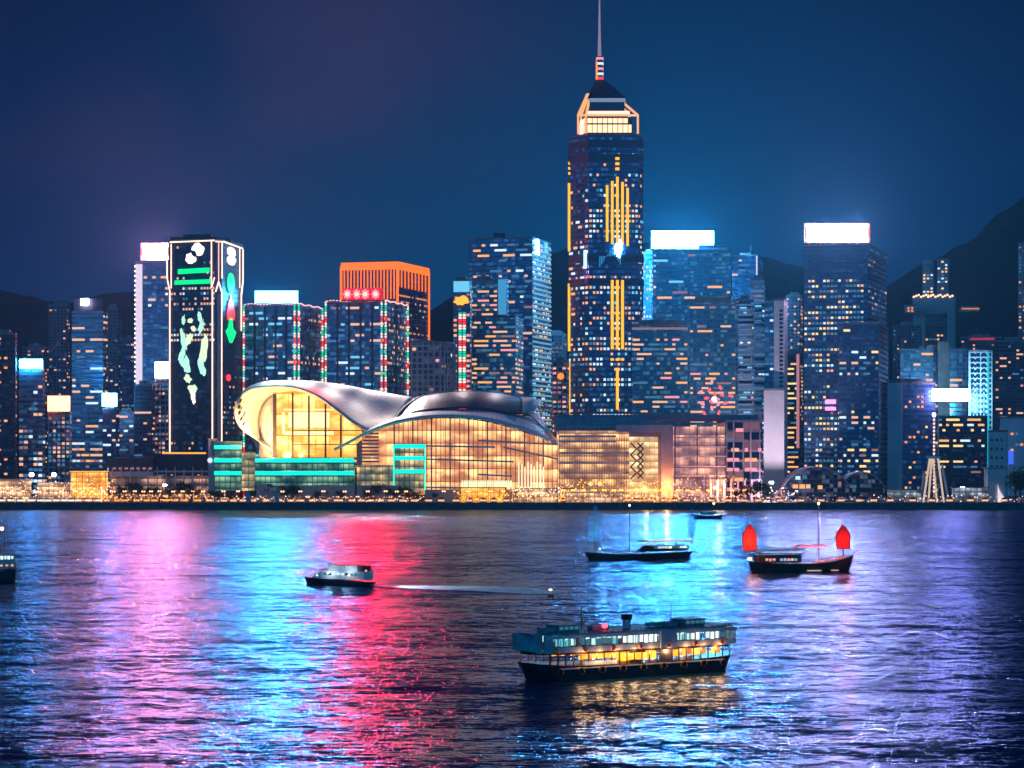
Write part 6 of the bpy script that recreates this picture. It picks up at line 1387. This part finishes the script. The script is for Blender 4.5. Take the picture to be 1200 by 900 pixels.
# arched glass pavilion
ap = empty('arched_pavilion', (Xp(975, 1580), 1580, GZ), 0, 'low dark arched pavilion with two curved roofs and a few warm lit windows', 'pavilion')
def arch(x0, x1, ytop, ybase, D0, D1, nm):
    x_0, x_1 = Xp(x0, D0) - ap.location.x, Xp(x1, D0) - ap.location.x; zt_, zb_ = Zp(ytop, D0) - GZ, Zp(ybase, D0) - GZ; n = 24; mb = MB(); tp = []
    for i in range(n + 1):
        u = i / n; z = zb_ + (zt_ - zb_) * (1 - abs(2 * u - 1) ** 2.4); tp.append((x_0 + (x_1 - x_0) * u, z))
    for (xa, za), (xb, zb2) in zip(tp, tp[1:]):
        y0, y1_ = D0 - 1580, D1 - 1580
        mb.face([(xa, y0, za), (xb, y0, zb2), (xb, y1_, zb2), (xa, y1_, za)]); mb.face([(xa, y0, za - .9), (xb, y0, zb2 - .9), (xb, y0, zb2), (xa, y0, za)]); mb.face([(xa, y0, za - .9), (xa, y1_, za - .9), (xb, y1_, zb2 - .9), (xb, y0, zb2 - .9)])
    mb.build('curved_roof', mat('blue_grey_roof', (.16, .19, .30), .45, .3), ap); mb = MB()
    for (xa, za), (xb, zb2) in zip(tp, tp[1:]): mb.face([(xa, D0 - 1578, 0), (xb, D0 - 1578, 0), (xb, D0 - 1578, zb2 - .5), (xa, D0 - 1578, za - .5)], 0, [(xa, 0), (xb, 0), (xb, zb2), (xa, za)])
    mb.build('glass_wall', facade('pavilion_glass', (.015, .03, .07), (.06, .06, .10), 3.0, 2.6, .15, .12, (.3, .35, .5), .5, .25), ap)
arch(919, 996, 547, 568, 1572, 1600, 'a'); arch(984, 1037, 553, 570, 1576, 1600, 'b')
for x, y, w, h, m_ in ((935, 560, 3.2, 2.4, fw3), (943, 559, 3, 2.6, fwd), (932, 570, 3.6, 2.6, WARM), (940, 570, 3.6, 2.8, WARM), (947, 570, 3, 2.6, PEACH), (961, 571, 3, 2.5, WARM), (1000, 570, 4, 2, fwd), (984, 567, 2, 3, DIMP)):
    mb = MB(); mb.box((Xp(x, 1571) - ap.location.x, -9.4, Zp(y, 1571) - GZ), (w, .3, h)); mb.build('window', m_, ap)
mb = MB(); mb.bar((Xp(905, 1568) - ap.location.x, -12, 0), (Xp(918, 1568) - ap.location.x, -12, 11), .5); mb.bar((Xp(920, 1568) - ap.location.x, -12, 0), (Xp(914, 1568) - ap.location.x, -12, 8), .5); mb.build('entrance_strut', glow('red_strut', (1, .12, .1), 1.0), ap)

# white A-frame legs of the observation wheel with its lamp mast
wh = empty('wheel_frame', (Xp(1095, 1550), 1550, GZ), 0, 'glowing white A shaped wheel frame with a tall mast of lamps', 'wheel frame')
wm = glow('white_steel_glow', (1.0, .72, .50), .75); ws = mat('white_painted_steel', (.7, .66, .66), .5)  # nearest legs get flood light put in as glow
for a_, b_ in (((1082, 583), (1090, 535)), ((1106, 583), (1099, 535)), ((1088, 583), (1092, 535)), ((1098, 583), (1093, 535)), ((1078, 583), (1083, 555)), ((1112, 583), (1104, 545))):
    for d in (0, 14):
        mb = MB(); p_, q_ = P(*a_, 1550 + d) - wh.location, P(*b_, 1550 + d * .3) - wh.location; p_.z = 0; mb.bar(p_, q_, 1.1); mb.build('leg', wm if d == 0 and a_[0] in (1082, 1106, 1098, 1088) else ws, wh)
mb = MB(); mb.bar(P(1087, 536, 1550) - wh.location, P(1102, 536, 1550) - wh.location, 1.6); mb.bar(P(1087, 553, 1550) - wh.location, P(1102, 553, 1550) - wh.location, .7); mb.bar(P(1084, 568, 1550) - wh.location, P(1105, 568, 1550) - wh.location, .6)
for i in range(6): mb.bar(P(1086 + (i % 2) * 16, 536 + i * 7, 1550) - wh.location, P(1102 - (i % 2) * 16, 543 + i * 7, 1550) - wh.location, .4)
mb.build('cross_beam', ws, wh)
mb = MB(); mb.tube([P(1094.5, 583, 1552) - wh.location, P(1094.5, 488, 1552) - wh.location], [.5, .3], 6); mst = mb.build('mast', ws, wh)
mb = MB(); [mb.ball(P(1094.5, 492 + i * 4.4, 1551) - wh.location, .75, n=6, m=4) for i in range(20)]; mb.build('mast_lamps', glow('mast_lamp_peach', (1, .5, .4), 2.2), mst)
mb = MB(); mb.ball(P(1094.5, 486, 1551) - wh.location, 1.4, sz=1.2); mb.build('mast_head_lamp', glow('mast_head_glow', (1, .6, .8), 3.5, True), mst)
# white sail like sculpture block at right
sb = empty('concrete_pump_house', (Xp(1165, 1556), 1556, GZ), 0, 'blank pale concrete block with a glowing fin shaped corner near the right edge', 'building')
mb = MB(); mb.box((0, 0, 11), (Xp(1174, 1556) - Xp(1155, 1556), 12, 22)); mb.build('body', CN, sb); mb = MB(); mb.box((0, -.2, 22.4), (Xp(1176, 1556) - Xp(1153, 1556), 13, .8)); mb.build('roof', conc, sb)
mb = MB(); n = 10; vs = []
for i in range(n + 1): u = i / n; vs.append((1 + 7 * u ** 1.7, -7.2, 12 * (1 - u)))
mb.idx([(1, -7.2, 0)] + vs, [(0, i + 1, i + 2)[::-1] for i in range(n)]); o = mb.build('lit_fin', glow('fin_glow', (.9, .85, .95), .95), sb); md = o.modifiers.new('t', 'SOLIDIFY'); md.thickness = .5  # white light on the fin is put in as glow
# distant lamp lines on the hillside
hr = empty('hillside_house', P(1137, 361, 2500), 0, 'small house with a row of orange lamps alone on the dark right hillside', 'house'); mb = MB(); mb.box((0, 6, -1), (20, 10, 5)); mb.build('wall', conc, hr); mb = MB(); mb.prism([(-11, -1), (11, -1), (11, 13), (-11, 13)], 1.5, 2.3); mb.build('roof', ROOFM, hr)
mb = MB(); [mb.box((-8 + i * 2.1, .8, -.6), (1.3, .4, 1.3)) for i in range(9)]; mb.build('windows', ORNG, hr)
hr = empty('hillside_house', P(1067, 361, 2500), 0, 'small house with one orange lit wall left of the hillside apartment slabs', 'house'); mb = MB(); mb.box((0, 6, -1), (12, 10, 8)); mb.build('wall', conc, hr); mb = MB(); mb.prism([(-7, 0), (7, 0), (7, 12), (-7, 12)], 3, 3.8); mb.build('roof', ROOFM, hr)
mb = MB(); [mb.box((-2 + (i % 2) * 4, .8, -3 + (i // 2) * 3), (2, .4, 2)) for i in range(4)]; mb.build('windows', ORNG, hr)
HAZE = 0.000075
# ------------------------------------------------------------------ harbour haze
hm = bpy.data.materials.new('harbour_haze'); hm.use_nodes = True; t = NT(hm.node_tree); t.n.clear()
o_ = t.node('ShaderNodeOutputMaterial'); pv = t.node('ShaderNodeVolumePrincipled')
pv.inputs['Color'].default_value = (0.20, 0.66, 1.0, 1); pv.inputs['Density'].default_value = HAZE; pv.inputs['Anisotropy'].default_value = 0.3
t.l.new(pv.outputs[0], o_.inputs['Volume'])
mb = MB(); mb.box((0, 2300, 330), (7000, 5600, 662))
hz = mb.build('haze', hm); tag(hz, kind='stuff')
